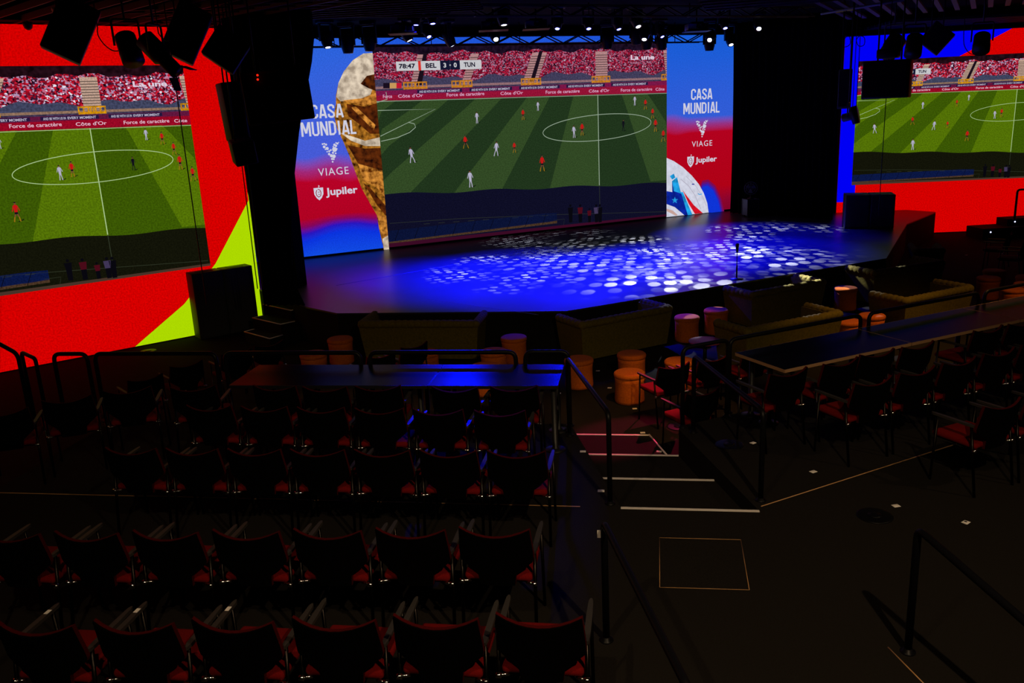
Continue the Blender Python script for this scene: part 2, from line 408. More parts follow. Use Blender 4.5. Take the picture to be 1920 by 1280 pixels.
    for ut, ub in ((z2(1410, 345)[0], z2(1345, 505)[0]), (z2(1800, 340)[0], z2(1740, 505)[0]), (z2(1845, 340)[0], z2(1785, 505)[0]), (z3(570, 340)[0], z3(573, 490)[0]), (z3(985, 320)[0], z3(1005, 490)[0]), (z2(1068, 345)[0], z2(1020, 505)[0])):
        h = .013 if abs(ut-z3(570, 340)[0]) > .01 else .022
        P.poly([U((ub-h, y_seat-.02)), U((ub+h, y_seat-.02)), U((ut+h, y_cr-.008)), U((ut-h, y_cr-.008))], stp, 3)
        for k in range(11):
            y = y_seat-.015+(y_cr-y_seat)*k/11; u = ub+(ut-ub)*k/11
            P.line([U((u-h, y)), U((u+h, y))], .0025*W, emit(pal+'_stepgap', tuple(int(x*.55) for x in c['step'])), 4)
    dk = emit('pic_dark', (26, 14, 26))
    P.poly([U((z2(1768, 505)[0]-.004, y_seat-.02)), U((z2(1768, 505)[0]+.010, y_seat-.02)), U((z2(1828, 340)[0]+.008, y_cr)), U((z2(1828, 340)[0]-.004, y_cr))], dk, 5)
    P.poly([U((z2(1043, 505)[0]-.006, y_seat-.02)), U((z2(1043, 505)[0]+.010, y_seat-.02)), U((z2(1088, 340)[0]+.008, y_cr)), U((z2(1088, 340)[0]-.004, y_cr))], dk, 5)
    g = emit(pal+'_gate', c['gate'], 1, .35, 18)
    for xc in (z2(990, 530)[0], z2(1060, 530)[0], z2(1297, 520)[0], z2(1352, 520)[0], z2(1740, 515)[0], z2(1795, 515)[0], z3(543, 507)[0], z3(594, 507)[0], z3(985, 495)[0]):
        for k in range(4): P.line([U((xc-.018+k*.012, y_b-.006)), U((xc-.018+k*.012, y_seat-.004))], .0035*W, g, 6)
        P.line([U((xc-.02, y_seat-.006)), U((xc+.02, y_seat-.006))], .004*W, g, 6); P.line([U((xc-.02, y_b)), U((xc+.02, y_b))], .006*W, g, 6)
    # boards
    P.poly([U((0, far(0))), U((1, far(1))), U((1, y_ad)), U((0, y_ad))], E('ad2'), 2)
    P.poly([U((0, y_ad)), U((1, y_ad)), U((1, y_ad2)), U((0, y_ad2))], E('ad1'), 2)
    wt = emit(pal+'_adtext', c['adt'], 1); wt2 = emit(pal+'_adtext2', (200, 190, 215), .8)
    n = emit('pic_navy', (34, 22, 60))
    for k in range(6):
        u = .13+k*.165
        if u+.12 > 1: continue
        P.poly([U((u-.006, y_ad+.004)), U((min(u+.135, 1), y_ad+.004)), U((min(u+.135, 1), y_ad2-.002)), U((u-.006, y_ad2-.002))], n, 3)
        m_ = (y_ad2-y_ad)*.24
        a = U((u, y_ad+m_)); b_ = U((u+.054, y_ad2-m_)); P.text('AND BE WITH US IN', a[0], a[1], b_[0], b_[1], wt2, 4, .03)
        a = U((u+.058, y_ad+m_)); b_ = U((u+.128, y_ad2-m_)); P.text('EVERY MOMENT', a[0], a[1], b_[0], b_[1], wt2, 4, .03)
    # supporters' flag at the left end of the barrier
    for xa, xb_, m in ((820, 862, 'dark'), (862, 905, 'yellow'), (905, 938, 'red')):
        P.poly([U(z2(xa, 562)), U(z2(xb_, 562)), U(z2(xb_, 527)), U(z2(xa, 527))], emit('flag_'+m, {'dark': (24, 14, 30), 'yellow': (196, 150, 90), 'red': (190, 20, 50)}[m]), 7)
    for u, s_ in ((.02, 0), (.065, 1), (.215, 2), (.39, 1), (.545, 2), (.70, 1), (.82, 2), (.955, 1)):
        yy = far(u)+.012
        t, wd = (('Force', .03), ("Côte d'Or", .085), ('Force de caractère', .135))[s_]
        if u+wd > 1: t, wd = 'Côte', .04
        a = U((u, yy)); b_ = U((u+wd*.9, yy+.017)); P.text(t, a[0], a[1], b_[0], b_[1], wt, 4, .012)
    # players: feet at (x, y), height, kit
    sk = emit('pic_skin', (120, 70, 50)); wh = emit('pic_white', (176, 172, 196)); rd = emit('pic_red', (190, 20, 22)); bk = emit('pic_kit_black', (16, 14, 26)); shd = emit('pic_shadow', (18, 28, 14)); yl = emit('pic_sock', (150, 110, 20))
    def man(q, h, kit, lean=0, stride=.2, layer=7):
        x, y = U(q); h = h*H; s_ = lambda a, b_: (x+a*h*.72+lean*b_*h, y+b_*h)
        shirt, short = {'w': (wh, wh), 'r': (rd, bk), 'b': (bk, bk)}[kit]
        P.poly([s_(-.02, .0), s_(.10, .03), s_(.42, .12), s_(.40, .06), s_(.12, -.02)], shd, layer)
        for d_ in (-1, 1):
            P.poly([s_(.02*d_-.05, .46), s_(.02*d_+.06, .46), s_(d_*stride*.7+.03, .22), s_(d_*stride*.7-.035, .22)], short if kit != 'r' else sk, layer+1)
            P.poly([s_(d_*stride*.7-.035, .24), s_(d_*stride*.7+.035, .24), s_(d_*stride+.03, 0), s_(d_*stride-.05, 0)], {'w': wh, 'r': yl, 'b': bk}[kit], layer+2)
        P.poly([s_(-.11, .52), s_(.11, .52), s_(.10, .38), s_(-.10, .38)], short, layer+3)
        P.poly([s_(-.10, .48), s_(.10, .48), s_(.15, .80), s_(.05, .86), s_(-.05, .86), s_(-.15, .80)], shirt, layer+4)
        P.poly([s_(-.15, .80), s_(-.12, .84), s_(-.19, .55), s_(-.24, .50), s_(-.25, .56)], shirt, layer+4)
        P.poly([s_(.15, .80), s_(.12, .84), s_(.19, .57), s_(.26, .52), s_(.25, .60)], shirt, layer+4)
        P.disc(s_(.01, .93), .055*h, sk, layer+5, 8); P.poly([s_(-.055, .94), s_(.07, .94), s_(.06, 1.0), s_(-.05, 1.0)], bk, layer+6)
    hh = lambda zf, x, y, h: zf(x, y-h)[1]-zf(x, y)[1]
    for x, y, h, k, l, st in ((1423, 790, 76, 'w', 0, .1), (1010, 1040, 104, 'w', -.12, .22), (1545, 1000, 96, 'w', .08, .2), (1385, 1200, 112, 'w', -.05, .12), (1813, 712, 62, 'w', 0, .1),
                       (1352, 950, 86, 'r', -.05, .3), (1663, 980, 72, 'r', 0, .18), (1718, 770, 72, 'r', 0, .15), (1842, 1100, 106, 'r', 0, .2)):
        man(z2(x, y), hh(z2, x, y, h), k, l, st)
    for x, y, h, k, l, st in ((400, 887, 82, 'w', -.05, .12), (450, 872, 84, 'r', 0, .14), (713, 846, 74, 'b', 0, .14), (785, 683, 64, 'w', 0, .1), (853, 709, 70, 'r', 0, .2), (899, 767, 70, 'r', 0, .2), (918, 851, 86, 'r', 0, .14), (968, 916, 82, 'r', 0, .25)):
        man(z3(x, y), hh(z3, x, y, h), k, l, st)
    dr = emit('pic_dim_red', (72, 10, 24)); dw = emit('pic_dim_white', (62, 52, 84)); db = emit('pic_dim_black', (8, 7, 14))
    for x, t in ((380, db), (442, dr), (500, dr), (545, dw), (568, db)):
        q = z7(x, 300); x_, y_ = U(q); h = hh(z7, x, 300, 120 if t is not dr or x < 480 else 95)*H
        P.poly([(x_-.10*h, y_+.02*h), (x_+.10*h, y_+.02*h), (x_+.12*h, y_+.5*h), (x_-.12*h, y_+.5*h)], db, 8)
        P.poly([(x_-.12*h, y_+.48*h), (x_+.12*h, y_+.48*h), (x_+.16*h, y_+.82*h), (x_-.16*h, y_+.82*h)], t, 9); P.disc((x_, y_+.92*h), .07*h, db, 9, 8)
    # score line and station mark
    sb = emit('score_white', (196, 196, 200), 1, .08, 60); ink = emit('score_ink', (22, 18, 40)); navy = emit('score_navy', (20, 22, 48)); red = emit('score_red', (214, 48, 40))
    ya, yb = z2(1180, 447)[1], z2(1180, 388)[1]
    xs = [z2(x, 420)[0] for x in (903, 1045, 1062, 1186, 1312, 1450)]
    for i, m in enumerate((sb, red, sb, navy, sb)):
        P.poly([U((xs[i], ya)), U((xs[i+1], ya)), U((xs[i+1], yb)), U((xs[i], yb))], m, 12)
    hgt = yb-ya; t0, t1_ = ya+hgt*.24, yb-hgt*.24
    def tx(s_, ua, ub, m, bold=.035): a = U((ua, t0)); b_ = U((ub, t1_)); P.text(s_, a[0], a[1], b_[0], b_[1], m, 13, bold)
    dd = lambda a, b_, f, g_: (a+(b_-a)*f, a+(b_-a)*g_)
    tx('78:47', *dd(xs[0], xs[1], .12, .86), ink); tx('BEL', *dd(xs[2], xs[3], .24, .8), ink)
    tx('3', *dd(xs[3], xs[4], .16, .30), sb); tx('0', *dd(xs[3], xs[4], .68, .84), sb); tx('TUN', *dd(xs[4], xs[5], .18, .7), ink)
    xm_ = (xs[3]+xs[4])/2; P.line([U((xm_, ya+hgt*.42)), U((xm_, yb-hgt*.42))], .004*W, sb, 13); P.line([U((xm_, ya)), U((xm_, yb))], .0012*W, emit('score_grey', (70, 70, 96)), 13)
    lw_ = emit('station_white', (222, 205, 222))
    a, b_ = U(z3(757, 393)), U(z3(906, 360)); P.text('La une', a[0], a[1], b_[0], b_[1], lw_, 13, .03)
    a, b_ = U(z3(760, 420)), U(z3(850, 405)); P.text('DIRECT', a[0], a[1], b_[0], b_[1], emit('station_grey', (170, 120, 150)), 13, .0)
    P.clip = None

def led_wall(label, p0, p1, zbase, ztop, name='led_wall'):
    """frame at p0 (left foot); x runs to p1"""
    d_ = (p1-p0); d_.z = 0; W = d_.length; rz = math.atan2(d_.y, d_.x)
    t = thing(name, label, 'screen', (p0.x, p0.y, zbase), rz)
    b = MB(); b.box((W/2, .14, (ztop-zbase)/2), (W, .24, ztop-zbase))
    b.build('housing', M_black, t)
    return t, W, ztop-zbase

# --- stage screen: left banner, match, right banner on one wall
s0 = G(548, 489, ZS); s1 = G(1368, 397, ZS); m0 = G(729.5, 467, ZS); m1 = G(1250, 408, ZS)
dirS = (m1-m0).normalized(); nS = Vector((-dirS.y, dirS.x, 0))
def sx(px, py):
    p = onplane(px, py, m0, nS); return (p-m0).dot(dirS), p.z-ZS
xl = sx(480, 493)[0]; xr = sx(1390, 395)[0]
sp0 = m0+dirS*xl; sp1 = m0+dirS*xr
stage_wall, WS, HS = led_wall('long LED wall behind the stage showing the match between two banners', sp0, sp1, ZS, 5.46)
zoff = .05
MX0 = -xl; MW = (m1-m0).length
Htop = 5.30-ZS
P = Pic()
match_picture(P, MW, Htop-zoff, 'main', 0, 0)
P.poly([(0, Htop-zoff), (MW, Htop-zoff), (MW, 5.46-ZS-zoff), (0, 5.46-ZS-zoff)], emit('sky_strip', (30, 84, 214), 1, .2, 40), 0)
P.build('match_picture', stage_wall, (MX0, -.002, zoff), 0)

def ramp_mat(name, stops, wob=.25, zscale=1.0, x=0, grain=.22):
    """the banner's soft colour bands, bottom to top, with wavy borders"""
    m = bpy.data.materials.new(name); m.use_nodes = True; nt = m.node_tree; nt.nodes.remove(nt.nodes['Principled BSDF'])
    e = nt.nodes.new('ShaderNodeEmission'); nt.links.new(e.outputs[0], nt.nodes['Material Output'].inputs[0])
    tc = nt.nodes.new('ShaderNodeTexCoord'); sep = nt.nodes.new('ShaderNodeSeparateXYZ'); nt.links.new(tc.outputs['Object'], sep.inputs[0])
    n = nt.nodes.new('ShaderNodeTexNoise'); n.inputs['Scale'].default_value = .9; n.inputs['Detail'].default_value = 0; nt.links.new(tc.outputs['Object'], n.inputs['Vector'])
    a = nt.nodes.new('ShaderNodeMath'); a.operation = 'MULTIPLY_ADD'; a.inputs[1].default_value = wob; nt.links.new(n.outputs['Fac'], a.inputs[0]); nt.links.new(sep.outputs['Z'], a.inputs[2])
    g = nt.nodes.new('ShaderNodeTexNoise'); g.inputs['Scale'].default_value = 32; nt.links.new(tc.outputs['Object'], g.inputs['Vector'])
    mr = nt.nodes.new('ShaderNodeMath'); mr.operation = 'DIVIDE'; mr.inputs[1].default_value = zscale; nt.links.new(a.outputs[0], mr.inputs[0])
    r = nt.nodes.new('ShaderNodeValToRGB'); els = r.color_ramp.elements
    for i, (p, c) in enumerate(stops):
        el = els[i] if i < 2 else els.new(p)
        el.position = p; el.color = (*lin(c), 1)
    nt.links.new(mr.outputs[0], r.inputs['Fac'])
    gm = nt.nodes.new('ShaderNodeMath'); gm.operation = 'MULTIPLY_ADD'; gm.inputs[1].default_value = grain*3; gm.inputs[2].default_value = 1-grain*1.5; nt.links.new(g.outputs['Fac'], gm.inputs[0])
    nt.links.new(r.outputs['Color'], e.inputs[0]); nt.links.new(gm.outputs[0], e.inputs[1])
    return m
white = emit('banner_white', (205, 205, 222), 1, .08, 50)
def viage_v(P, x, z, s, layer):     # the V of dots
    for u, v, r_ in ((-.46, .92, .05), (-.36, .93, .05), (-.38, .76, .08), (-.26, .88, .06), (-.22, .66, .09), (-.33, .62, .04), (-.12, .5, .06), (-.24, .48, .04), (-.14, .34, .07),
                  (-.02, .56, .05), (-.02, .24, .09), (.09, .4, .06), (.12, .2, .11), (.0, .06, .06), (.1, .04, .05), (.02, -.1, .05), (.2, .58, .14), (.3, .78, .07), (.4, .9, .06), (.22, .84, .07), (.14, .74, .04), (.48, .96, .03), (.34, .6, .04), (.24, .36, .05), (.32, .94, .04)):
        P.disc((x+u*s, z+v*s), r_*s, white, layer, 12)
def shield(P, x, z, s, layer):
    P.poly([(x-.42*s, z+.5*s), (x+.42*s, z+.5*s), (x+.40*s, z-.05*s), (x+.22*s, z-.38*s), (x, z-.58*s), (x-.22*s, z-.38*s), (x-.40*s, z-.05*s)], white, layer)
    red = emit('banner_shield_red', (150, 20, 40))
    P.line([(x-.14*s, z+.32*s), (x-.24*s, z+.1*s), (x-.2*s, z-.14*s), (x-.04*s, z-.3*s), (x+.14*s, z-.2*s), (x+.2*s, z+.06*s), (x+.12*s, z+.3*s), (x-.06*s, z+.38*s)], .07*s, red, layer+1)
    P.line([(x-.08*s, z+.12*s), (x+.1*s, z+.14*s)], .05*s, red, layer+1); P.line([(x-.06*s, z-.04*s), (x+.08*s, z-.08*s)], .05*s, red, layer+1)
    P.line([(x+.02*s, z+.5*s), (x+.05*s, z+.72*s)], .05*s, white, layer); P.line([(x+.05*s, z+.66*s), (x+.14*s, z+.62*s)], .05*s, white, layer)
def lettering(P, t, a, b_, h, layer, bold=0, spacing=1):
    """a, b_: the left and right end of the base line"""
    P.text(t, a[0], (a[1]+b_[1])/2, b_[0], (a[1]+b_[1])/2+h, white, layer, bold, spacing)

GLY = {'C': [[(.86, .68), (.86, .84), (.68, .93), (.32, .93), (.14, .83), (.14, .17), (.32, .07), (.68, .07), (.86, .16), (.86, .32)]],
 'A': [[(.10, 0), (.44, 1)], [(.90, 0), (.56, 1)], [(.42, .93), (.58, .93)], [(.24, .24), (.76, .24)]],
 'S': [[(.86, .70), (.84, .86), (.66, .93), (.34, .93), (.15, .83), (.16, .66), (.5, .50), (.84, .34), (.85, .17), (.66, .07), (.34, .07), (.15, .15), (.14, .30)]],
 'M': [[(.11, 0), (.11, 1)], [(.89, 0), (.89, 1)], [(.17, .98), (.5, .22)], [(.83, .98), (.5, .22)]],
 'U': [[(.14, 1), (.14, .18), (.32, .07), (.68, .07), (.86, .18), (.86, 1)]],
 'N': [[(.12, 0), (.12, 1)], [(.88, 0), (.88, 1)], [(.16, .97), (.84, .03)]],
 'D': [[(.14, 0), (.14, 1)], [(.14, .93), (.60, .93), (.84, .80), (.84, .20), (.60, .07), (.14, .07)]],
 'I': [[(.5, 0), (.5, 1)]], 'L': [[(.15, 1), (.15, 0)], [(.15, .07), (.92, .07)]]}
def condensed(P, t, a, b_, h, layer):
    ws = {'I': .5, 'M': 1.3, 'L': .85}; tot = sum(ws.get(c, 1) for c in t)+.14*(len(t)-1); k = (b_[0]-a[0])/tot; x = a[0]; z0 = (a[1]+b_[1])/2
    for c in t:
        w_ = ws.get(c, 1)
        for st_ in GLY[c]:
            P.line([(x+(u if c != 'I' else .5)*w_*k, z0+v*h) for u, v in st_], .27*k, white, layer)
        x += (w_+.14)*k

# left banner (local x from the match's left edge, negative)
BLx = sx(548, 489)[0]
P = Pic(); zt = 5.46-ZS-zoff
bl = ramp_mat('left_banner_colours', [(0, (20, 84, 226)), (.13, (10, 50, 222)), (.17, (40, 20, 190)), (.205, (130, 6, 90)), (.235, (176, 2, 34)), (.40, (182, 2, 38)), (.455, (160, 40, 120)), (.52, (70, 90, 214)), (1, (44, 98, 220))], .55, 5.36)
P.poly([(xl+.02, 0), (0, 0), (0, zt), (xl+.02, zt)], bl, 0)
q = lambda x, y: (lambda a: (a[0], a[1]-zoff))(sx(x, y))
def zb(x, y): return q(540+x*200/610, 80+y*420/1280)
# golden cup: a plain goblet shape cut off by the banner's edge
gold = emit('gold_mid', (96, 44, 12), 1, .8, 7, (200, 130, 40)); gold_l = emit('gold_light', (206, 184, 160), 1, .45, 6, (232, 214, 190)); gold_d = emit('gold_dark', (40, 14, 16), 1, .7, 6, (104, 46, 12)); gold_b = emit('gold_bright', (150, 70, 10), 1, .7, 8, (226, 150, 60))
out = [zb(490, 58), zb(430, 62), zb(370, 100), zb(318, 165), zb(288, 230), zb(274, 300), zb(274, 350), zb(262, 410), zb(280, 490), zb(318, 570), zb(352, 650), zb(385, 740), zb(420, 830), zb(470, 920), zb(508, 985), zb(520, 1060), zb(548, 1182), zb(582, 1180)]
edge_x = 0.0
ring = [(edge_x, p[1]) for p in out]
P.strip(out, ring, gold, 2)
def gpoly(pts, m, layer): P.poly([(min(x, 0), z) for x, z in [zb(*p) for p in pts]], m, layer)
gpoly([(490, 58), (430, 62), (370, 100), (318, 165), (288, 230), (276, 310), (300, 335), (400, 330), (470, 300), (500, 230)], gold_l, 3)
gpoly([(500, 180), (450, 190), (415, 235), (460, 260), (505, 275)], gold_d, 4)
gpoly([(310, 330), (420, 318), (506, 285), (508, 345), (420, 360)], gold_b, 4)
gpoly([(335, 350), (440, 365), (512, 345), (522, 520), (470, 520), (400, 460), (345, 420)], gold_d, 4)
gpoly([(360, 370), (385, 362), (500, 470), (490, 500)], gold_b, 5)
gpoly([(300, 515), (360, 560), (440, 590), (530, 590), (528, 540), (440, 560), (350, 530)], gold_l, 5)
gpoly([(340, 585), (440, 605), (532, 600), (546, 740), (480, 720), (400, 690)], gold_d, 4)
gpoly([(400, 690), (546, 730), (556, 880), (500, 820), (430, 790)], gold_b, 4)
gpoly([(430, 800), (470, 830), (560, 930), (564, 990), (510, 930)], gold_d, 5)
gpoly([(512, 985), (566, 990), (580, 1110), (540, 1130)], gold_b, 4)
gpoly([(540, 1120), (580, 1100), (582, 1180), (548, 1182)], gold_l, 5)
condensed(P, 'CASA', zb(132, 434), zb(318, 426), zb(225, 352)[1]-zb(225, 430)[1], 8)
condensed(P, 'MUNDIAL', zb(78, 540), zb(394, 518), zb(230, 447)[1]-zb(230, 528)[1], 8)
vb = zb(252, 670); viage_v(P, vb[0], vb[1], (zb(252, 580)[1]-zb(252, 690)[1])*.93, 8)
lettering(P, 'VIAGE', zb(174, 762), zb(348, 750), zb(260, 714)[1]-zb(260, 757)[1], 8, .0, 1.15)
sh = zb(176, 862); shield(P, sh[0], sh[1], zb(176, 830)[1]-zb(176, 897)[1], 8)
lettering(P, 'Jupiler', zb(219, 890), zb(400, 868), zb(310, 828)[1]-zb(310, 884)[1], 8, .025)
P.build('banner_picture', stage_wall, (MX0, -.002, zoff), 0)

# right banner
P = Pic(); bw = xr-MW
br = ramp_mat('right_banner_colours', [(0, (120, 4, 40)), (.10, (140, 4, 44)), (.2, (176, 2, 22)), (.50, (178, 2, 30)), (.545, (150, 50, 130)), (.60, (50, 92, 214)), (1, (24, 92, 214))], .5, 5.36)
P.poly([(MW, 0), (xr-.02, 0), (xr-.02, zt), (MW, zt)], br, 0)
def zr(x, y): return q(1220+x*180/960, 180+y*240/1280)
for k, (r_, col) in enumerate(((1.18, (126, 10, 80)), (1.1, (90, 20, 130)), (1.03, (50, 30, 180)), (.96, (14, 52, 214)))):
    P.poly([zr(540+dx*r_, 1165+dy*r_) if dy < 0 or True else None for dx, dy in ((-80, 0), (-60, -180), (-20, -270), (30, -280), (90, -230), (140, -120), (168, 0))], emit('halo_%d' % k, col, 1, .15, 50), 1+k)
def ballpt(t): return zr(158, 1235) if t is None else t
ballw = emit('ball_white', (206, 208, 224), 1, .1, 8); bb = emit('ball_blue', (10, 34, 150), 1, .3, 6); bc = emit('ball_cyan', (30, 150, 214), 1, .4, 5); brd = emit('ball_red', (206, 16, 34), 1, .2, 6); bgy = emit('ball_grey', (176, 172, 190)); btn = emit('ball_tan', (196, 160, 150))
P.poly([zr(158, 1210), zr(158, 618), zr(230, 650), zr(320, 710), zr(410, 795), zr(480, 880), zr(530, 970), zr(565, 1070), zr(578, 1164)], ballw, 6)
P.poly([zr(158, 950), zr(215, 960), zr(212, 850), zr(262, 820), zr(300, 960), zr(372, 1190), zr(335, 1190), zr(240, 1110), zr(158, 1080)], bb, 7)
P.poly([zr(212, 850), zr(262, 810), zr(302, 975), zr(230, 950)], bc, 8)
P.poly([zr(190, 800), zr(230, 775), zr(245, 815), zr(212, 835)], bc, 8)
P.poly([zr(300, 960), zr(322, 960), zr(415, 1185), zr(370, 1190)], bc, 8)
P.poly([zr(315, 935), zr(350, 985), zr(430, 1090), zr(520, 1170), zr(440, 1178), zr(380, 1080)], brd, 8)
st = []
for k in range(10):
    r_ = 34 if k % 2 == 0 else 14; st.append(zr(240+r_*math.sin(2*PI*k/10), 1042-r_*1.05*math.cos(2*PI*k/10)))
P.poly(st, bc, 9)
P.line([zr(300, 830), zr(380, 900), zr(440, 990), zr(500, 1130)], .02, bgy, 8); P.line([zr(350, 800), zr(450, 900), zr(520, 1010), zr(556, 1100)], .015, bgy, 8)
P.line([zr(410, 880), zr(435, 882)], .03, bb, 9); P.line([zr(470, 975), zr(490, 985), zr(512, 978)], .025, bc, 9)
P.poly([zr(158, 1125), zr(220, 1145), zr(270, 1190), zr(250, 1196), zr(158, 1150)], btn, 8)
condensed(P, 'CASA', q(960+1150*.29167, 642*.29167), q(960+1286*.29167, 636*.29167), q(1317, 167)[1]-q(1317, 187)[1], 8)
condensed(P, 'MUNDIAL', q(960+1100*.29167, 733*.29167), q(960+1335*.29167, 724*.29167), q(1317, 192)[1]-q(1317, 212.5)[1], 8)
vb = zr(510, 390); viage_v(P, vb[0], vb[1], (zr(510, 250)[1]-zr(510, 410)[1])*.93, 8)
lettering(P, 'VIAGE', zr(410, 508), zr(613, 497), zr(510, 447)[1]-zr(510, 503)[1], 8, 0, 1.15)
sh = zr(398, 655); shield(P, sh[0], sh[1], zr(398, 605)[1]-zr(398, 705)[1], 8)
lettering(P, 'Jupiler', zr(445, 690), zr(660, 664), zr(550, 612)[1]-zr(550, 684)[1], 8, .025)
P.build('banner_picture', stage_wall, (MX0, -.002, zoff), 0)

# --- left LED wall: red field with lime corner round the match picture
l0 = G(0, 700, ZM); l1 = G(355, 632, ZM); dirL = (l1-l0).normalized(); nL = Vector((-dirL.y, dirL.x, 0))
def lx(px, py):
    p = onplane(px, py, l0, nL); return (p-l0).dot(dirL), p.z-ZM
LR = lx(489, 560)[0]
pic_r = lx(345, 122); pic_rb = lx(392, 498)
Ht = pic_r[1]-pic_rb[1]; xRp = (pic_r[0]+pic_rb[0])/2; Wt = Ht*1.76
LL = xRp-Wt-1.0
lt = (lx(0, 44)[1]+lx(330, 52)[1])/2
left_wall, WL, HL = led_wall('red bordered LED wall with lime corner at the left of the hall', l0+dirL*LL, l0+dirL*LR, ZM, ZM+lt)
scr_red = emit('screen_red', (212, 0, 0), 1, .22, 32); lime = emit('screen_lime', (172, 216, 0), 1, .08, 60); scr_blue = emit('screen_blue', (0, 0, 245), 1, .06, 60)
lime_glow = emit('screen_orange', (225, 70, 0), 1, .12, 60)
P = Pic()
P.poly([(LL, .02), (LR, .02), (LR, lt), (LL, lt)], scr_red, 0)
a1 = lx(254, 655); a2 = lx(345, 570); a3 = lx(404, 494); a4 = lx(467, 373)
P.poly([(a1[0], .02), (LR, .02), (LR, a4[1]+.15), (a4[0], a4[1]), (a3[0], a3[1]), (a2[0], a2[1])], lime, 2)
P.build('border_picture', left_wall, (-LL, -.002, 0), 0)
P = Pic(); match_picture(P, Wt, Ht, 'side', 0, 0)
P.build('match_picture', left_wall, (xRp-Wt-LL, -.006, pic_rb[1]), 0)

# --- right LED wall: blue and red field
r0 = G(1675, 440, ZM); r1 = G(1900, 431, ZM); dirR = (r1-r0).normalized(); nR = Vector((-dirR.y, dirR.x, 0))
def rx_(px, py):
    p = onplane(px, py, r0, nR); return (p-r0).dot(dirR), p.z-ZM
RL = rx_(1578, 200)[0]; pa = rx_(1607, 115); pb = rx_(1599, 347); Hr = pa[1]-pb[1]; Wr = Hr*1.76; xLp = (pa[0]+pb[0])/2
RR = xLp+Wr+1.0; rt = (rx_(1700, 60)[1]+rx_(1890, 57)[1])/2
right_wall, WR, HR = led_wall('blue and red bordered LED wall at the far right of the hall', r0+dirR*RL, r0+dirR*RR, ZM, ZM+rt)
P = Pic()
P.poly([(RL, .02), (RR, .02), (RR, rt), (RL, rt)], scr_red, 0)
c1 = rx_(1600, 378); c2 = rx_(1600, 340); t1 = rx_(1790, 110); t2 = rx_(1897, 58)
P.poly([(RL, c1[1]), (c1[0]+.03, c1[1]), (c1[0]+.03, pb[1]+.05), (t1[0], t1[1]), (t2[0], rt), (RL, rt)], scr_blue, 1)
P.build('border_picture', right_wall, (-RL, -.002, 0), 0)
P = Pic(); match_picture(P, Wr, Hr, 'side', 0, 0)
P.build('match_picture', right_wall, (xLp-RL, -.006, pb[1]), 0)

# ------------------------------------------------------------------ stage
B_, C_, D_, E_ = G(632, 587, ZS), G(1062, 583, ZS), G(1662, 484, ZS), G(1690, 437, ZS)
A_ = G(574, 575, ZS); L0 = G(500, 545, ZS)
back0 = sp0-nS*.02+dirS*-2.0; back1 = sp1-nS*.02+dirS*.3
far_r = Vector((9.0, 24.5, ZS))
b = MB(); poly = [p.to_2d() for p in (L0, A_, B_, C_, D_, E_, G(1700, 420, ZS))]+[(8.4, 26.6), (2.5, 33), (-13.5, 20.5)]
b.prism(poly, ZM, ZS-.03); b.mi = 0
stage = struct('floor_stage_base', b, M_fascia)
b = MB(); b.prism(poly, ZS-.03, ZS); struct('floor_stage', b, M_stage)
# tape seams on the stage floor
b = MB(); b.mi = 0
for p, q_ in (((630, 535), (1000, 470)), ((800, 560), (1010, 590)), ((1010, 492), (1180, 470)), ((1180, 498), (1480, 468)), ((1380, 485), (1600, 452))):
    u, v = G(*p, ZS+.001), G(*q_, ZS+.001)
    if u.y > 14.7 or True: b.tube([u, v], .004, 4)
struct('trim_6', b, M_grey)

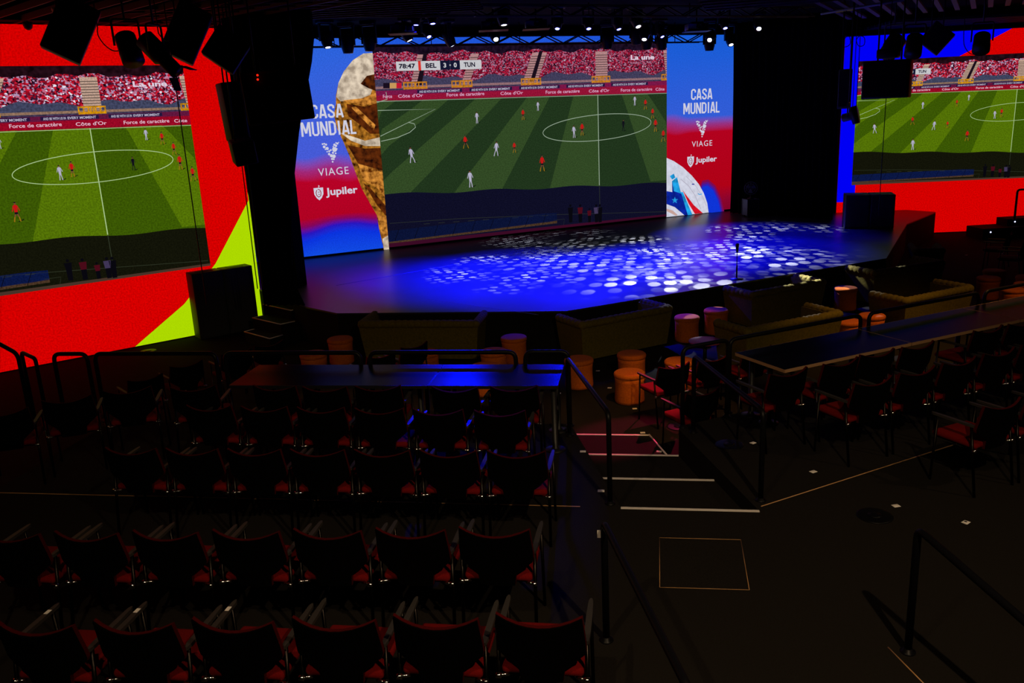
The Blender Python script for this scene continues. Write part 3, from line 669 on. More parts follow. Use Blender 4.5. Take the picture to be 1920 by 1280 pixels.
# ------------------------------------------------------------------ seats
def chair(name, label, loc, rz, group):
    t = thing(name, label, 'chair', loc, rz, group)
    # back: dark shell behind, red pad in front; wide above, waisted below, scooped top
    def back(off, grow, mi):
        vs = []; nu, nv = 9, 8; prof = [(0, .118), (.12, .125), (.20, .130), (.41, .243), (.46, .25), (.6, .248), (.8, .242), (1, .236)]
        for v, hw in prof:
            z = .415+.435*v
            for i in range(nu):
                u = -1+2*i/(nu-1); x = u*(hw+grow)
                zz = z+(grow if v == 1 else 0)-(.045*(1-u*u)*max(0, (v-.5)*2))
                y = -.205-.085*v+.055*(u*hw/.25)**2+off
                vs.append((x, y, zz))
        return vs, nu, len(prof)
    def slab(o0, o1, grow):
        b = MB(); v0, nu, nv = back(o0, grow, 0); v1, _, _ = back(o1, grow, 0); n = nu*nv; fs = []
        for j in range(nv-1):
            for i in range(nu-1):
                k = j*nu+i; fs.append((k, k+1, k+nu+1, k+nu)); fs.append((n+k, n+k+nu, n+k+nu+1, n+k+1))
        rim = [i for i in range(nu)]+[j*nu+nu-1 for j in range(1, nv)]+[(nv-1)*nu+i for i in range(nu-2, -1, -1)]+[j*nu for j in range(nv-2, 0, -1)]
        for a in range(len(rim)):
            c = rim[(a+1) % len(rim)]; fs.append((rim[a], n+rim[a], n+c, c))
        b.add(v0+v1, fs, False); return b
    bk = slab(-.012, 0, 0).build('backrest', M_shell, t)
    slab(.0015, .026, .0025).build('back_pad', M_pad, bk, label='red upholstered pad on the front of the back')
    b = MB(); b.rbox((0, .045, .455), (.47, .45, .055), .025); b.build('seat', M_red, t, label='red upholstered seat')
    b = MB(); b.rbox((0, .045, .418), (.40, .38, .02), .008); b.build('seat_pan', M_shell, t)
    for sgn in (-1, 1):
        x = sgn*.25
        b = MB(); b.tube(roundpath([(x, .20, .64), (x+sgn*.004, .225, .02), (x+sgn*.004, .225, .0)], .01), .0115, 8); b.build('leg', M_leg, t)
        b = MB(); b.tube([(x, -.14, .64), (x+sgn*.004, -.235, .0)], .0125, 8); b.build('leg', M_leg, t)
        b = MB()
        vs = []
        for y, wv in ((-.17, .010), (-.12, .017), (.10, .018), (.24, .013), (.265, .005)):
            for z in (.638, .660): vs += [(x-wv, y, z), (x+wv, y, z)]
        fs = []
        for k in range(4): o = 4*k; fs += [(o, o+4, o+5, o+1), (o+2, o+3, o+7, o+6), (o, o+2, o+6, o+4), (o+1, o+5, o+7, o+3)]
        fs += [(0, 1, 3, 2), (16, 18, 19, 17)]
        b.add(vs, fs, False); b.build('armrest', M_arm, t)
        b = MB(); b.tube([(sgn*.19, -.17, .425), (x, -.19, .425)], .011, 8); b.tube([(x-.016, -.19, .425), (x+.016, -.19, .425)], .017, 8)
        b.build('chrome_coupling', M_chrome, t, label='chrome coupling beside the seat')
    return t
CH = {}
def put_chair(loc, rz, label, group):
    if 'c' not in CH:
        CH['c'] = chair('armchair', label, loc, rz, group); return CH['c']
    return dup(CH['c'], loc, rz, label, group)
def back_at(px, py, z0, rz):           # floor point of a chair whose back's top middle is seen there
    p = G(px, py, z0+.81); o = Vector((0, -.28, 0)); o.rotate(Matrix.Rotation(rz, 3, 'Z')); p = p-o; p.z = z0; return p
def label_strip(c, y=.16, side=-1):
    b = MB(); b.box((side*.25, y, .6612), (.026, .045, .0012)); b.build('number_sticker', M_label, c, label='small pale sticker on the armrest')

# rows of the middle block, from the nearest: x of the right hand chair, count, y, and how to call the row
rows = [
 ('the nearest row', (1009, 1175), (57, 1190), 6, 'nearest row of the middle block'),
 ('the second nearest row', (925, 1007), (155, 1014), 7, 'second row of the middle block'),
 ('the row beside the steps', (966, 858), (240, 852), 7, 'third row of the middle block'),
 ('the row behind the table chairs', (935, 780), (388, 770), 6, 'fourth row of the middle block'),
]
for ri, (nm, pr_, pl, n, grp) in enumerate(rows):
    a = back_at(*pr_, 0, 0); c = back_at(*pl, 0, 0)
    y = (a.y+c.y)/2
    for k in range(n):
        m_ = 5 if ri < 2 else n-1; x = a.x+(c.x-a.x)*k/m_
        nth = 'aisle end chair' if k == 0 else '%s chair from the aisle' % ORD[k]
        ch = put_chair((x, a.y+(c.y-a.y)*k/m_, 0), R(random.uniform(-.6, .6)), 'dark red seated armchair, %s in %s' % (nth, nm), grp)
        if ri == 0 and k in (3, 4, 5): label_strip(ch)
# chairs pushed up to the long left table
for k, (x, a) in enumerate(((-1.32, 3), (-1.90, -2), (-2.74, 4), (-3.29, 1), (-3.84, -2), (-4.80, 12))):
    put_chair((x, 8.27-.03*(k % 2), 0), R(a), 'dark armchair tucked at the left table, %s from its right end' % ORD[k], 'chairs along the left table')
# turned chairs left of the left table
for k, (px, py, a, lb) in enumerate(((125, 754, 27, 'dark armchair turned left, between the two lit chrome legs at left'), (2, 779, 27, 'dark armchair turned left, cut by the left edge of the photo'), (238, 737, 22, 'dark armchair left of the long table, behind the third row'))):
    put_chair(back_at(px, py, 0, R(a)), R(a), lb, 'turned chairs at the left')
# chairs on the main floor beyond the left table
for px, py, a, lb in ((507, 648, 50, 'dark armchair on the main floor below the stage steps'), (446, 664, 50, 'dark armchair on the main floor left of the stage steps'), (352, 686, 50, 'dark armchair on the main floor just left of the left table corner'),
                       (275, 712, 50, 'dark armchair on the main floor behind the left rail loop'), (780, 651, 50, 'dark armchair standing in front of the tufted sofa nearest the left table'),
                       (718, 669, 50, 'dark armchair mostly hidden behind the left table, left of another')):
    put_chair(back_at(px, py, ZM, R(a)), R(a), lb, 'loose chairs on the main floor')
# right block: chairs under the long right table, then two rows
rA = G(1470, 693, .75); rB = G(1902, 601, .75); uA = rB-rA; uA.z = 0; uA.normalize(); vA = Vector((-uA.y, uA.x, 0)); aA = math.atan2(uA.y, uA.x); rA.z = 0
for k, u_ in enumerate((-.2, .47, 1.03, 1.60, 2.77, 3.33, 3.90)):
    put_chair(rA+uA*u_+vA*(-.05-.03*(k % 2)), aA+R(random.uniform(-2, 2)), 'dark armchair along the right table, %s from the steps end' % ORD[k], 'chairs along the right table')
for k in range(6):
    put_chair(rA+uA*(.25+.6*k)+vA*-.71, aA+R(random.uniform(-1, 1)), 'red seated armchair behind the right table, %s from the steps' % ORD[k], 'second row of the right block')
for k in range(2):
    put_chair(rA+uA*(.66+.6*k)+vA*-1.75, aA, ('red seated armchair nearest the camera at right, alone on the open carpet', 'red seated armchair cut by the right edge of the photo, beside the nearest right one')[k], 'third row of the right block')
# chairs on the main floor beside the steps
for px, py, lb in ((1268, 690, 'red seated armchair on the main floor between the orange poufs and the steps'), (1342, 676, 'red seated armchair on the main floor behind the right steps rail'), (1322, 740, 'dark armchair on the main floor hard against the right steps rail'), (1425, 658, 'red seated armchair on the main floor under the near corner of the right table')):
    put_chair(back_at(px, py, ZM, R(33)), R(33), lb, 'loose chairs beside the steps')
# chairs far right on the main floor
for px, py, lb in ((1898, 440, 'dark armchair at far right below the small riser'), (1928, 455, 'dark armchair at far right cut by the photo edge')):
    put_chair(back_at(px, py, ZM, R(60)), R(60), lb, 'chairs at the far right')

# ------------------------------------------------------------------ long tables
def table(label, p0, p1, depth, z=.75, legs=((.09, .5), (.91, .5), (.09, .88), (.91, .88)), group='long tables', edge=None):
    """p0 -> p1 the near edge"""
    d = p1-p0; W = d.length; rz = math.atan2(d.y, d.x)
    t = thing('table', label, 'table', (p0.x, p0.y, 0), rz, group)
    b = MB(); b.box((W/2, depth/2, z-.018), (W-.016, depth, .036)); top = b.build('tabletop', M_table, t)
    b = MB(); b.box((W/2, -.004, z-.018), (W-.016, .008, .034)); b.box((W/2, depth+.004, z-.018), (W-.016, .008, .034))
    b.box((.006, depth/2, z-.018), (.006, depth, .034)); b.box((W-.006, depth/2, z-.018), (.006, depth, .034)); b.build('edge_band', edge or M_black, top)
    b = MB(); b.box((W/2, depth*.5, z-.07), (W*.78, .05, .05)); b.build('stretcher', M_black, t)
    for u, v in legs:
        b = MB(); b.lathe([(.11, 0), (.11, .006), (.05, .012), (.03, .03), (.03, z-.04)], 20, (W*u, depth*v, 0)); b.build('leg', M_black, t)
    return t
tl0, tl1 = G(427, 723, .75), G(1050, 723, .75); y0 = tl1.y; y1 = G(1052, 683, .75).y; sm = G(801, 724, .75).x
table('left half of the long black table, reflecting pale grey', Vector((tl0.x, y0, 0)), Vector((sm, y0, 0)), y1-y0)
table('right half of the long left table, reflecting deep blue', Vector((sm, y0, 0)), Vector((tl1.x-.02, y0, 0)), y1-y0, legs=((.09, .5), (.955, .14), (.09, .88), (.94, .88)))
tb0 = G(1470, 693, .75); tb1 = G(1902, 601, .75); tb0.z = tb1.z = 0
dR = (tb1-tb0).normalized(); aR = math.atan2(dR.y, dR.x); nT = Vector((-dR.y, dR.x, 0))
bk = G(1379, 661, .75); bk.z = 0; depR = (bk-tb0).dot(nT)
seam = (G(1707, 642, .75)-tb0); seam.z = 0; sl = seam.dot(dR)
for k, (lb, u0, u1) in enumerate((('black table with lit edge next to the steps at right', 0, sl), ('black table continuing the right row, past the notch in its edge', sl, sl*2), ('black table at the right edge of the photo', sl*2, sl*3))):
    table(lb, tb0+dR*u0, tb0+dR*u1, depR, edge=M_edge)

# ------------------------------------------------------------------ rails
def rail(name, label, pts, r=.024, feet=(), group=None, corner=.09, cat='railing'):
    base = Vector(feet[0]) if feet else Vector(pts[0]); t = thing(name, label, cat, base, 0, group)
    b = MB(); b.tube([p-base for p in roundpath([Vector(p) for p in pts], corner)], r, 10); b.build('tube', M_rail, t)
    for f in feet:
        b = MB(); b.lathe([(.048, 0), (.048, .008), (.032, .012), (.028, .03)], 16, Vector(f)-base); b.build('base_flange', M_rail, t)
    return t
HR_ = .88
# loops behind the left table, along the tier's front edge
yr = y1+.06
def loop(label, pxl, pxr, py, z0=0, grp='guard rails behind the left table'):
    a = G(pxl, py, HR_); c = G(pxr, py, HR_); a.y = c.y = yr; f0 = Vector((a.x, yr, z0)); f1 = Vector((c.x, yr, z0))
    a.z = c.z = HR_; rail('guard_rail', label, [f0, a, c, f1], .026, (f0, f1), grp)
loop('black guard rail loop left of the left table', 159, 388, 671)
loop('black guard rail loop behind the left end of the left table', 407, 664, 670)
loop('black guard rail loop behind the middle of the left table', 682, 961, 670)
loop('black guard rail loop behind the right end of the left table', 980, 1062, 669)
loop('small square rail loop against the red screen', 79, 142, 672)
# side rails at far left
p = Vector((-6.35, yr-.35, 0)); 
a = G(33, 663, HR_+.04)
f0 = Vector((a.x, a.y, 0))
rail('hand_rail', 'sloping black hand rail cut by the left edge of the photo', [f0, a, Vector((a.x-1.0, a.y+.25, HR_+.42)), Vector((a.x-1.0, a.y+.25, 0))], .026, (f0, Vector((a.x-1.0, a.y+.25, 0))))
a = G(66, 672, HR_-.04); c = G(40, 660, HR_); f0 = Vector((a.x, a.y, 0)); f1 = Vector((c.x, c.y, 0))
rail('hand_rail', 'narrow black rail loop right of the sloping left hand rail', [f0, a, c, f1], .024, (f0, f1), None, .05)
# steps rails: posts on the tier either side of the steps
fn, ff = G(1144, 944, 0), G(1068, 816, 0)
rail('hand_rail', 'black hand rail with blue sheen on the left of the steps', [fn, fn+Vector((0, 0, .88)), ff+Vector((0, 0, .90)), ff], .024, (fn, ff), 'steps rails')
fn, ff = G(1426, 938, 0), G(1300, 810, 0)
rail('hand_rail', 'black hand rail on the right of the steps', [fn, fn+Vector((0, 0, .86)), ff+Vector((0, 0, .88)), ff], .024, (fn, ff), 'steps rails')
# short loop at the right of the steps, then the loops along the right table
f0 = G(1290, 808, 0)+dR*.02+nT*.13; f1 = f0+dR*.62
rail('guard_rail', 'short black rail loop with gleaming top beside the right steps rail', [f0, f0+Vector((0, 0, .92)), f1+Vector((0, 0, .92)), f1], .024, (f0, f1))
base = bk+nT*.10
for lb, u0, u1 in (('black guard rail loop behind the right table nearest the steps', 0, 2.02), ('black guard rail loop second along the right table', 2.16, 4.15), ('black guard rail loop farthest along the right table', 4.27, 6.3)):
    f0, f1 = base+dR*u0, base+dR*u1; rail('guard_rail', lb, [f0, f0+Vector((0, 0, .88)), f1+Vector((0, 0, .88)), f1], .024, (f0, f1), 'guard rails along the right table')
# near rails of the upper stairs
for fpx, tpx, far_, lb in (((1137, 1200), (1122, 998), (1290, 1290), 'black hand rail in the centre foreground, post with pale label'), ((1702, 1222), (1725, 1006), (1930, 1172), 'black hand rail in the right foreground')):
    f = G(*fpx, 0); dist = math.hypot(f.x, f.y); tp = Vector((f.x, f.y, .88))
    dr_ = Vector((.30, -1, 0)).normalized() if fpx[0] < 1400 else Vector((.42, -1, 0)).normalized()
    n_ = Vector((-dr_.y, dr_.x, 0)); e = onplane(*far_, f, n_); e2 = tp+(e-tp)*1.0
    ex = tp+(e-tp).normalized()*max((e-tp).length, 1.6); ft = Vector((ex.x, ex.y, 0))
    rr = rail('hand_rail', lb, [f, tp, ex, ft], .024, (f, ft), 'upper stair rails', .06)
    if fpx[0] < 1400:
        b = MB(); b.box((-.034, -.004, .80), (.022, .012, .05)); b.build('label_tag', M_label, rr, label='pale label on the post')

# ------------------------------------------------------------------ floor hatch, outlets, stickers
h = [G(*p, .002) for p in ((1236.5, 1008), (1389, 1012), (1405, 1106), (1237, 1101))]
t = thing('floor_hatch', 'square floor hatch outlined by a thin brass strip', 'hatch', (h[3].x, h[3].y, 0))
b = MB(); b.prism([(p.x-h[3].x, p.y-h[3].y) for p in h][::-1], 0, .003); b.build('cover', M_carpet, t)
b = MB()
for i in range(4): b.tube([h[i]-h[3]+Vector((0, 0, .004)), h[(i+1) % 4]-h[3]+Vector((0, 0, .004))], .0026, 4)
b.build('strip_frame', M_brass, t)
for k, (px, py, z, lb) in enumerate(((1640, 967, 0, 'round floor outlet on the open carpet before the right chairs'), (1367, 834, 0, 'round floor outlet right of the steps'), 
                     (278, 658, ZM, 'round floor outlet at the foot of the left screen'), (1272, 800, ZM, 'round floor outlet on the main floor by the steps'))):
    p = G(px, py, z); t = thing('floor_outlet', lb, 'outlet', p, 0, 'floor outlets')
    b = MB(); b.lathe([(.15, 0), (.15, .006), (.135, .009), (.05, .009)], 24); b.build('cover', M_rail, t)
    b = MB(); b.lathe([(.06, .009), (.06, .013), (.02, .013)], 16); b.build('cap', M_rail, t)
stk = [(1121, 695, ZM, 'between the poufs'), (1048, 737, ZM, 'right of the left table end'), (1143, 727, ZM, 'left of the front pouf'), (1190, 766, ZM, 'at the foot of the front pouf'), (1205, 811, ZM, 'at the corner of the lowest step'),
       (1236, 846, -.48, 'on the lowest step'), (1093, 846, 0, 'left of the steps, farther one'), (1127, 920, 0, 'left of the steps by the rail post'), (1412, 830, 0, 'right of the steps by the outlet'), (1525, 884, 0, 'in the shadow of the right chairs'),
       (1680, 948, 0, 'by the floor outlet on the open carpet'), (1811, 979, 0, 'at right with a dark spot'), (999, 774, ZM, 'right of the table chairs'), (1812, 478, ZM, 'on the far right floor'), (1881, 475, ZM, 'below the far right chairs'), (312, 1000-45, 0, '')]
for px, py, z, lb in stk[:-1]:
    p = G(px, py, z+.001); s_ = .055
    b = MB(); b.rbox((0, 0, .001), (s_*1.15, s_*.95, .002), .0008, n=1)
    o = b.build('floor_sticker', M_label, None, p); o.rotation_euler[2] = random.uniform(-.3, .3)+(.5 if px > 1400 else 0); tag(o, 'small pale sticker on the carpet %s' % lb, 'sticker', 'floor stickers')
    if px == 1811:
        b = MB(); b.lathe([(.012, .0022), (.012, .0026), (.004, .0026)], 12, (.008, .006, 0)); b.build('dark_spot', M_black, o)

# ------------------------------------------------------------------ poufs and low tables
def pouf(label, loc, rz):
    t = thing('pouf', label, 'pouf', loc, rz, 'orange poufs')
    b = MB(); b.lathe([(.19, .0), (.212, .012), (.216, .05), (.207, .2), (.209, .32), (.216, .385)], 32); b.build('body', M_pouf, t)
    b = MB(); b.lathe([(.214, .383), (.224, .395), (.226, .42), (.220, .44), (.205, .452), (.19, .455), (.1, .457)], 32); b.build('seat_pad', M_pouf, t)
    return t
pz = ZM+.457
PF = [(587, 661, 'behind the left table rail, lower of the left two'), (637, 633, 'taller looking, left of the tufted sofa'), (797, 658, 'half hidden by a dark chair before the sofa'), (925, 656, 'in front of the blue topped pouf'), (963, 630, 'with blue lit top right of the left sofa'),
      (908, 684, 'barely showing over the right half of the left table'), (1085, 671, 'behind the left steps rail'), (1184, 661, 'behind the pink topped pouf'), (1180, 696, 'with pink lit top in the open before the steps'), (1274, 674, 'behind the dark chair by the steps'),
      (1288, 592, 'left of the two beside the red low table'), (1343, 579, 'right of the two beside the red low table'), (1586, 538, 'with yellow patch on top between the sofas'), (1635, 589, 'right one behind the right table rail'), (1590, 600, 'left one behind the right table rail'),
      (1865, 506, 'rear one of the far right pair'), (1854, 519, 'front one of the far right pair'), (1899, 540, 'lower one before the far right pair'), (1928, 517, 'at the photo edge, farther'), (1925, 530, 'at the photo edge, nearer')]
pf0 = None
for px, py, lb in PF:
    p = G(px, py, pz); p.z = ZM; lab = 'round orange velvet pouf %s' % lb
    if pf0 is None: pf0 = pouf(lab, p, 0)
    else: dup(pf0, p, random.uniform(0, 3), lab)
def low_table(label, px, py, r_, hgt, m):
    p = G(px, py, ZM+hgt); t = thing('low_table', label, 'table', (p.x, p.y, ZM))
    b = MB(); b.lathe([(r_-.01, hgt-.03), (r_, hgt-.024), (r_, hgt-.004), (r_-.006, hgt), (r_*.3, hgt)], 40); b.build('tabletop', m, t)
    b = MB(); b.lathe([(.03, .01), (.03, hgt-.03)], 14); b.build('pedestal', M_rail, t)
    b = MB(); b.lathe([(.2, 0), (.2, .008), (.04, .016)], 28); b.build('foot_plate', M_rail, t)
low_table('round red topped low table with purple sheen by the two poufs', 1322, 638, .26, .46, M_redtop)

# ------------------------------------------------------------------ tufted sofas
def sofa(label, pL, pR, depth=.82, h=.76, name='sofa'):
    """pL, pR: outer corners of the back at the top"""
    d = pR-pL; W = d.length; rz = math.atan2(d.y, d.x); H_ = h-.06
    t = thing(name, label, 'sofa', (pL.x, pL.y, ZM), rz, 'olive tufted sofas')
    T = .13; fl = .09
    def U_(ins, yb, z): return [(ins, depth-.0, z), (ins, yb, z), (W-ins, yb, z), (W-ins, depth, z)]
    o0 = [(fl, depth-.05), (fl, fl), (W-fl, fl), (W-fl, depth-.05)]; o1 = [(.02, depth), (.02, .02), (W-.02, .02), (W-.02, depth)]
    i1 = [(T+.02, depth), (T+.02, T+.02), (W-T-.02, T+.02), (W-T-.02, depth)]; i0 = [(T+fl, depth-.05), (T+fl, T+fl), (W-T-fl, T+fl), (W-T-fl, depth-.05)]
    vs = []
    for L_, z in ((o0, .07), (o1, H_), (i1, H_), (i0, .07)): vs += [(x, y, z) for x, y in L_]
    fs = []
    for a in range(4):
        for k in range(3):
            A = a*4; B = ((a+1) % 4)*4; fs.append((A+k, A+k+1, B+k+1, B+k))
    fs += [(0, 4, 8, 12), (3, 15, 11, 7)]
    b = MB(); b.add(vs, fs); b.box((W/2, (depth+T)/2, .16), (W-2*T-.1, depth-T-.1, .18)); b.build('body', M_sofa, t)
    # channelled roll along arm, back, arm
    path = [Vector((.065, depth-.02, H_-.005)), Vector((.065, .065, H_-.005)), Vector((W-.065, .065, H_-.005)), Vector((W-.065, depth-.02, H_-.005))]
    pts = []; rad = []; acc = 0; step = .012; pitch = .115
    for a, c in zip(path, path[1:]):
        L_ = (c-a).length; n = int(L_/step)
        for k in range(n): pts.append(a+(c-a)*(k/n)); rad.append(.062+.014*abs(math.sin(PI*(acc+L_*k/n)/pitch))**.6)
        acc += L_
    pts.append(path[-1]); rad.append(.03)
    b = MB(); b.tube(pts, rad, 10); b.build('top_roll', M_sofa, t)
    # inside channels of back and arms
    b = MB(); n = int((W-2*T-.1)/.115)
    for k in range(n):
        x = T+.08+(W-2*T-.16)*(k+.5)/n; b.tube([(x, T+.07, .42), (x, T+.035, H_-.03)], .056, 8)
    b.build('back_channels', M_sofa, t)
    b = MB(); b.rbox((W/2, (depth+T)/2+.02, .335), (W-2*T-.14, depth-T-.08, .17), .05); b.build('seat_cushion', M_sofa, t)
    for x in (.16, W-.16):
        for y in (.16, depth-.14): 
            b = MB(); b.lathe([(.018, 0), (.026, .075)], 10, (x, y, 0)); b.build('leg', M_black, t)
    return t
def sofa_px(label, a, c, depth=.82, h=.76):
    z = ZM+h; p, q_ = G(*a, z), G(*c, z); sofa(label, p, q_, depth, h)
sofa_px('olive tufted sofa with its back square to the left table', (668, 603), (897, 602), .85)
sofa_px('olive tufted sofa below the stage front, left of the two orange poufs', (1089, 605), (1264, 572))
sofa_px('olive tufted sofa against the stage edge right of the microphone', (1410, 548), (1553, 523))
sofa_px('olive tufted sofa with the brightest lit roll, behind the right table', (1400, 617), (1585, 582))
sofa_px('olive tufted sofa with lit roll at the right before the pouf pair', (1700, 606-49+3), (1831, 534))
sofa_px('dark olive tufted sofa in shade at the right end of the stage', (1640, 508), (1776, 488))
pA, pB = G(1786, 443, ZM+.86), G(1771, 459, ZM+.86)
d_ = Vector((1, -.15, 0)).normalized()
pc = G(1712, 466, ZM+.7); pd = G(1775, 466, ZM+.7)
sofa('dark olive armchair sofa beside the right stage corner', pc, pd, .9, .7)

# ------------------------------------------------------------------ cabinets, steps, props round the stage
def cabinets(label, P0, P1, P2, h, n, name='subwoofer'):
    """P1 near corner at the floor, P0 left, P2 right"""
    d = (P2-P1); d.z = 0; W = d.length/n; rz = math.atan2(d.y, d.x); e = P0-P1; nn = Vector((-d.y, d.x, 0)).normalized(); dep = e.dot(nn)
    for k in range(n):
        o = P1+d.normalized()*W*k
        t = thing(name, label[k], 'speaker', (o.x, o.y, P1.z), rz, 'floor subwoofers')
        b = MB(); b.rbox((W/2, dep/2, h/2), (W-.012, dep, h), .015, n=2); b.build('cabinet', M_cab, t)
        b = MB(); b.box((W/2, -.006, h/2), (W-.08, .012, h-.1)); b.build('grille', M_cab, t)
        b = MB(); b.rbox((W/2, dep/2, h+.004), (W*.5, dep*.5, .008), .003); b.build('top_plate', M_black, t)
cp1 = G(376, 637, ZM); cp2 = cp1+dirL*((G(473, 609, ZM)-cp1).dot(dirL))
pt = D(380, 512, math.hypot(cp1.x, cp1.y)); dW = (cp1-l0).dot(nL)
cabinets(['black subwoofer at the left screen corner, left of the pair', 'black subwoofer at the left screen corner, right of the pair'], cp1+nL*max(-dW-.05, .3), cp1, cp2, pt.z-ZM, 2)
q1, q2 = G(1583, 429, ZS), G(1676, 428, ZS)
pt = D(1640, 366, math.hypot(q1.x, q1.y)); 
cabinets(['black subwoofer right of the stage curtain, left of the pair', 'black subwoofer against the red screen at the stage right end'], q1+Vector((0, .7, 0)), q1, q2, max(pt.z-ZS, .8), 2)
# steps up to the stage at the left
t = thing('stage_steps', 'black carpeted steps with metal edged treads up to the stage left corner', 'steps')
for k, (L_, F_, R_, z) in enumerate((((493, 571), (546, 582), (576, 574), ZS-.18), ((473, 596), (526, 608), (555, 602), ZS-.36), ((458, 622), (506, 635), (534, 627), ZS-.54))):
    l_, f_, r_ = G(*L_, z), G(*F_, z), G(*R_, z); e = l_-f_; g_ = r_-f_
    g_ = g_.normalized()*.55; q_ = [f_, f_+g_, f_+g_+e, f_+e]
    b = MB(); b.prism([p.to_2d() for p in q_], ZM, z); tr = b.build('tread', M_fascia, t)
    b = MB(); b.tube([l_+Vector((0, 0, .004)), f_+Vector((0, 0, .004)), f_+g_*.55+Vector((0, 0, .004))], .011, 5); b.tube([l_+Vector((0, 0, .004)), l_+g_*.45+Vector((0, 0, .004))], .011, 5)
    b.build('edge_trim', M_trim, tr, label='metal edge of the tread')
# microphone stand
p = G(1381, 523, ZS); t = thing('microphone_stand', 'slim black microphone stand alone at the stage front', 'microphone', p)
hm = D(1381, 456, math.hypot(p.x, p.y)).z-ZS
b = MB(); b.lathe([(.13, 0), (.13, .012), (.03, .03)], 24); b.build('base', M_black, t)
b = MB(); b.tube([(0, 0, .02), (0, 0, .28)], .016, 8); b.tube([(0, 0, .28), (0, 0, hm-.12)], .008, 8); b.build('pole', M_black, t)
b = MB(); b.lathe([(.018, hm-.18), (.026, hm-.12), (.035, hm-.04), (.034, hm-.01), (.02, hm)], 12); b.build('microphone', M_black, t)
# flight case with a fan on it
p = G(1388, 403, ZS)-nS*.45; t = thing('flight_case', 'small black flight case with metal edges by the right banner', 'case', p, R(20))
b = MB(); b.box((0, 0, .29), (.36, .36, .46)); b.build('body', M_black, t)
b = MB()
for x in (-.18, .18):
    for y in (-.18, .18): b.box((x, y, .29), (.02, .02, .46))
for z in (.06, .52):
    for y in (-.18, .18): b.box((0, y, z), (.38, .02, .02))
    for x in (-.18, .18): b.box((x, 0, z), (.02, .38, .02))
b.build('metal_edge', M_cab, t)
for x in (-.13, .13):
    for y in (-.13, .13):
        b = MB(); b.lathe([(.03, 0), (.03, .03), (.02, .06)], 10, (x, y, 0)); b.build('caster', M_black, t)
t = thing('fan', 'small round fan standing on the flight case', 'fan', (p.x, p.y, ZS+.531), R(-15))
b = MB(); b.lathe([(.1, 0), (.1, .015), (.02, .03), (.015, .13)], 16); b.build('base', M_black, t)
b = MB(); 
for r_ in (.19, .13, .07):
    for yy in (-.05, .05): b.tube([(r_*math.cos(2*PI*k/24), yy*(1.2-r_*2), .31+r_*math.sin(2*PI*k/24)) for k in range(25)], .005, 5)
for k in range(12): b.tube([(.02*math.cos(k*PI/6), -.06, .31+.02*math.sin(k*PI/6)), (.19*math.cos(k*PI/6), -.042, .31+.19*math.sin(k*PI/6))], .003, 4)
b.build('guard', M_grey, t)
b = MB()
for k in range(3):
    a = k*2*PI/3; b.add([(0, -.01, .31), (.16*math.cos(a), .015, .31+.16*math.sin(a)), (.15*math.cos(a+.9), -.02, .31+.15*math.sin(a+.9))], [(0, 1, 2)])
    b.add([(0, .0, .31), (.16*math.cos(a), .025, .31+.16*math.sin(a)), (.15*math.cos(a+.9), -.01, .31+.15*math.sin(a+.9))], [(2, 1, 0)])
b.build('blade', M_grey, t)

# ------------------------------------------------------------------ drapes
def drape(name, label, pts_top, pts_bot, n=90, amp=.07, waves=16, rows=None):
    """a hanging cloth between an upper and a lower line; rows: optional (t, left shift, right shift)"""
    b = MB(); vs = []; m = 14
    a0, a1 = pts_top; c0, c1 = pts_bot; nn = Vector((-(a1-a0).y, (a1-a0).x, 0)).normalized()
    for j in range(m+1):
        tt = j/m; l_ = a0.lerp(c0, tt); r_ = a1.lerp(c1, tt)
        if rows: r_ = r_+(a1-a0).normalized()*np.interp(tt, [q[0] for q in rows], [q[1] for q in rows])
        for i in range(n+1):
            u = i/n; vs.append(l_.lerp(r_, u)+nn*amp*math.sin(u*waves*2*PI+.6*math.sin(tt*3+u*9)))
    fs = [(j*(n+1)+i, (j+1)*(n+1)+i, (j+1)*(n+1)+i+1, j*(n+1)+i+1) for j in range(m) for i in range(n)]
    b.add(vs, fs, True); o = b.build(name, M_drape)
    sd = o.modifiers.new('thickness', 'SOLIDIFY'); sd.thickness = .012
    return tag(o, label, 'curtain')
# left: gathered drape at the edge of the left banner
gb = G(572, 572, ZS); dist = gb.y
def atY(px, py, y):
    d = ray(px, py); k = y/d.y; return Vector((d.x*k, y, EYE+d.z*k))
yb_ = gb.y+.02
tl_ = atY(470, 78, yb_); bl_ = atY(505, 574, yb_); 
xs_ = [(0, 590), (57, 583), (145, 565), (290, 550), (380, 549), (450, 552), (497, 574)]
br_ = atY(574, 575, yb_); tr_ = Vector((br_.x, yb_, ZC-.02)); tl_ = Vector((bl_.x-.25, yb_, ZC-.02)); bl_ = Vector((bl_.x-.1, yb_, ZS+.004)); br_.z = ZS+.004
rows_ = []
for dy, px in xs_:
    p = atY(px, 78+dy, yb_); rows_.append(((ZC-.02-p.z)/(ZC-ZS), p.x-br_.x))
drape('stage_curtain', 'black gathered curtain hiding the left end of the left banner', (tl_, tr_), (bl_, br_), 60, .07, 7, rows_)
# masking wall behind it, left of the stage opening
b = MB(); c0 = atY(446, 200, yb_+.35); c1 = atY(560, 200, yb_+.35); c0.z = c1.z = 0
pa0, pa1 = atY(476, 330, yb_+1.6).x, atY(543, 400, yb_+1.6).x
b.box(((pa0+pa1)/2, yb_+1.85, (ZM+ZC)/2), (pa1-pa0, .5, ZC-ZM-.02)); struct('pillar', b, M_drape)
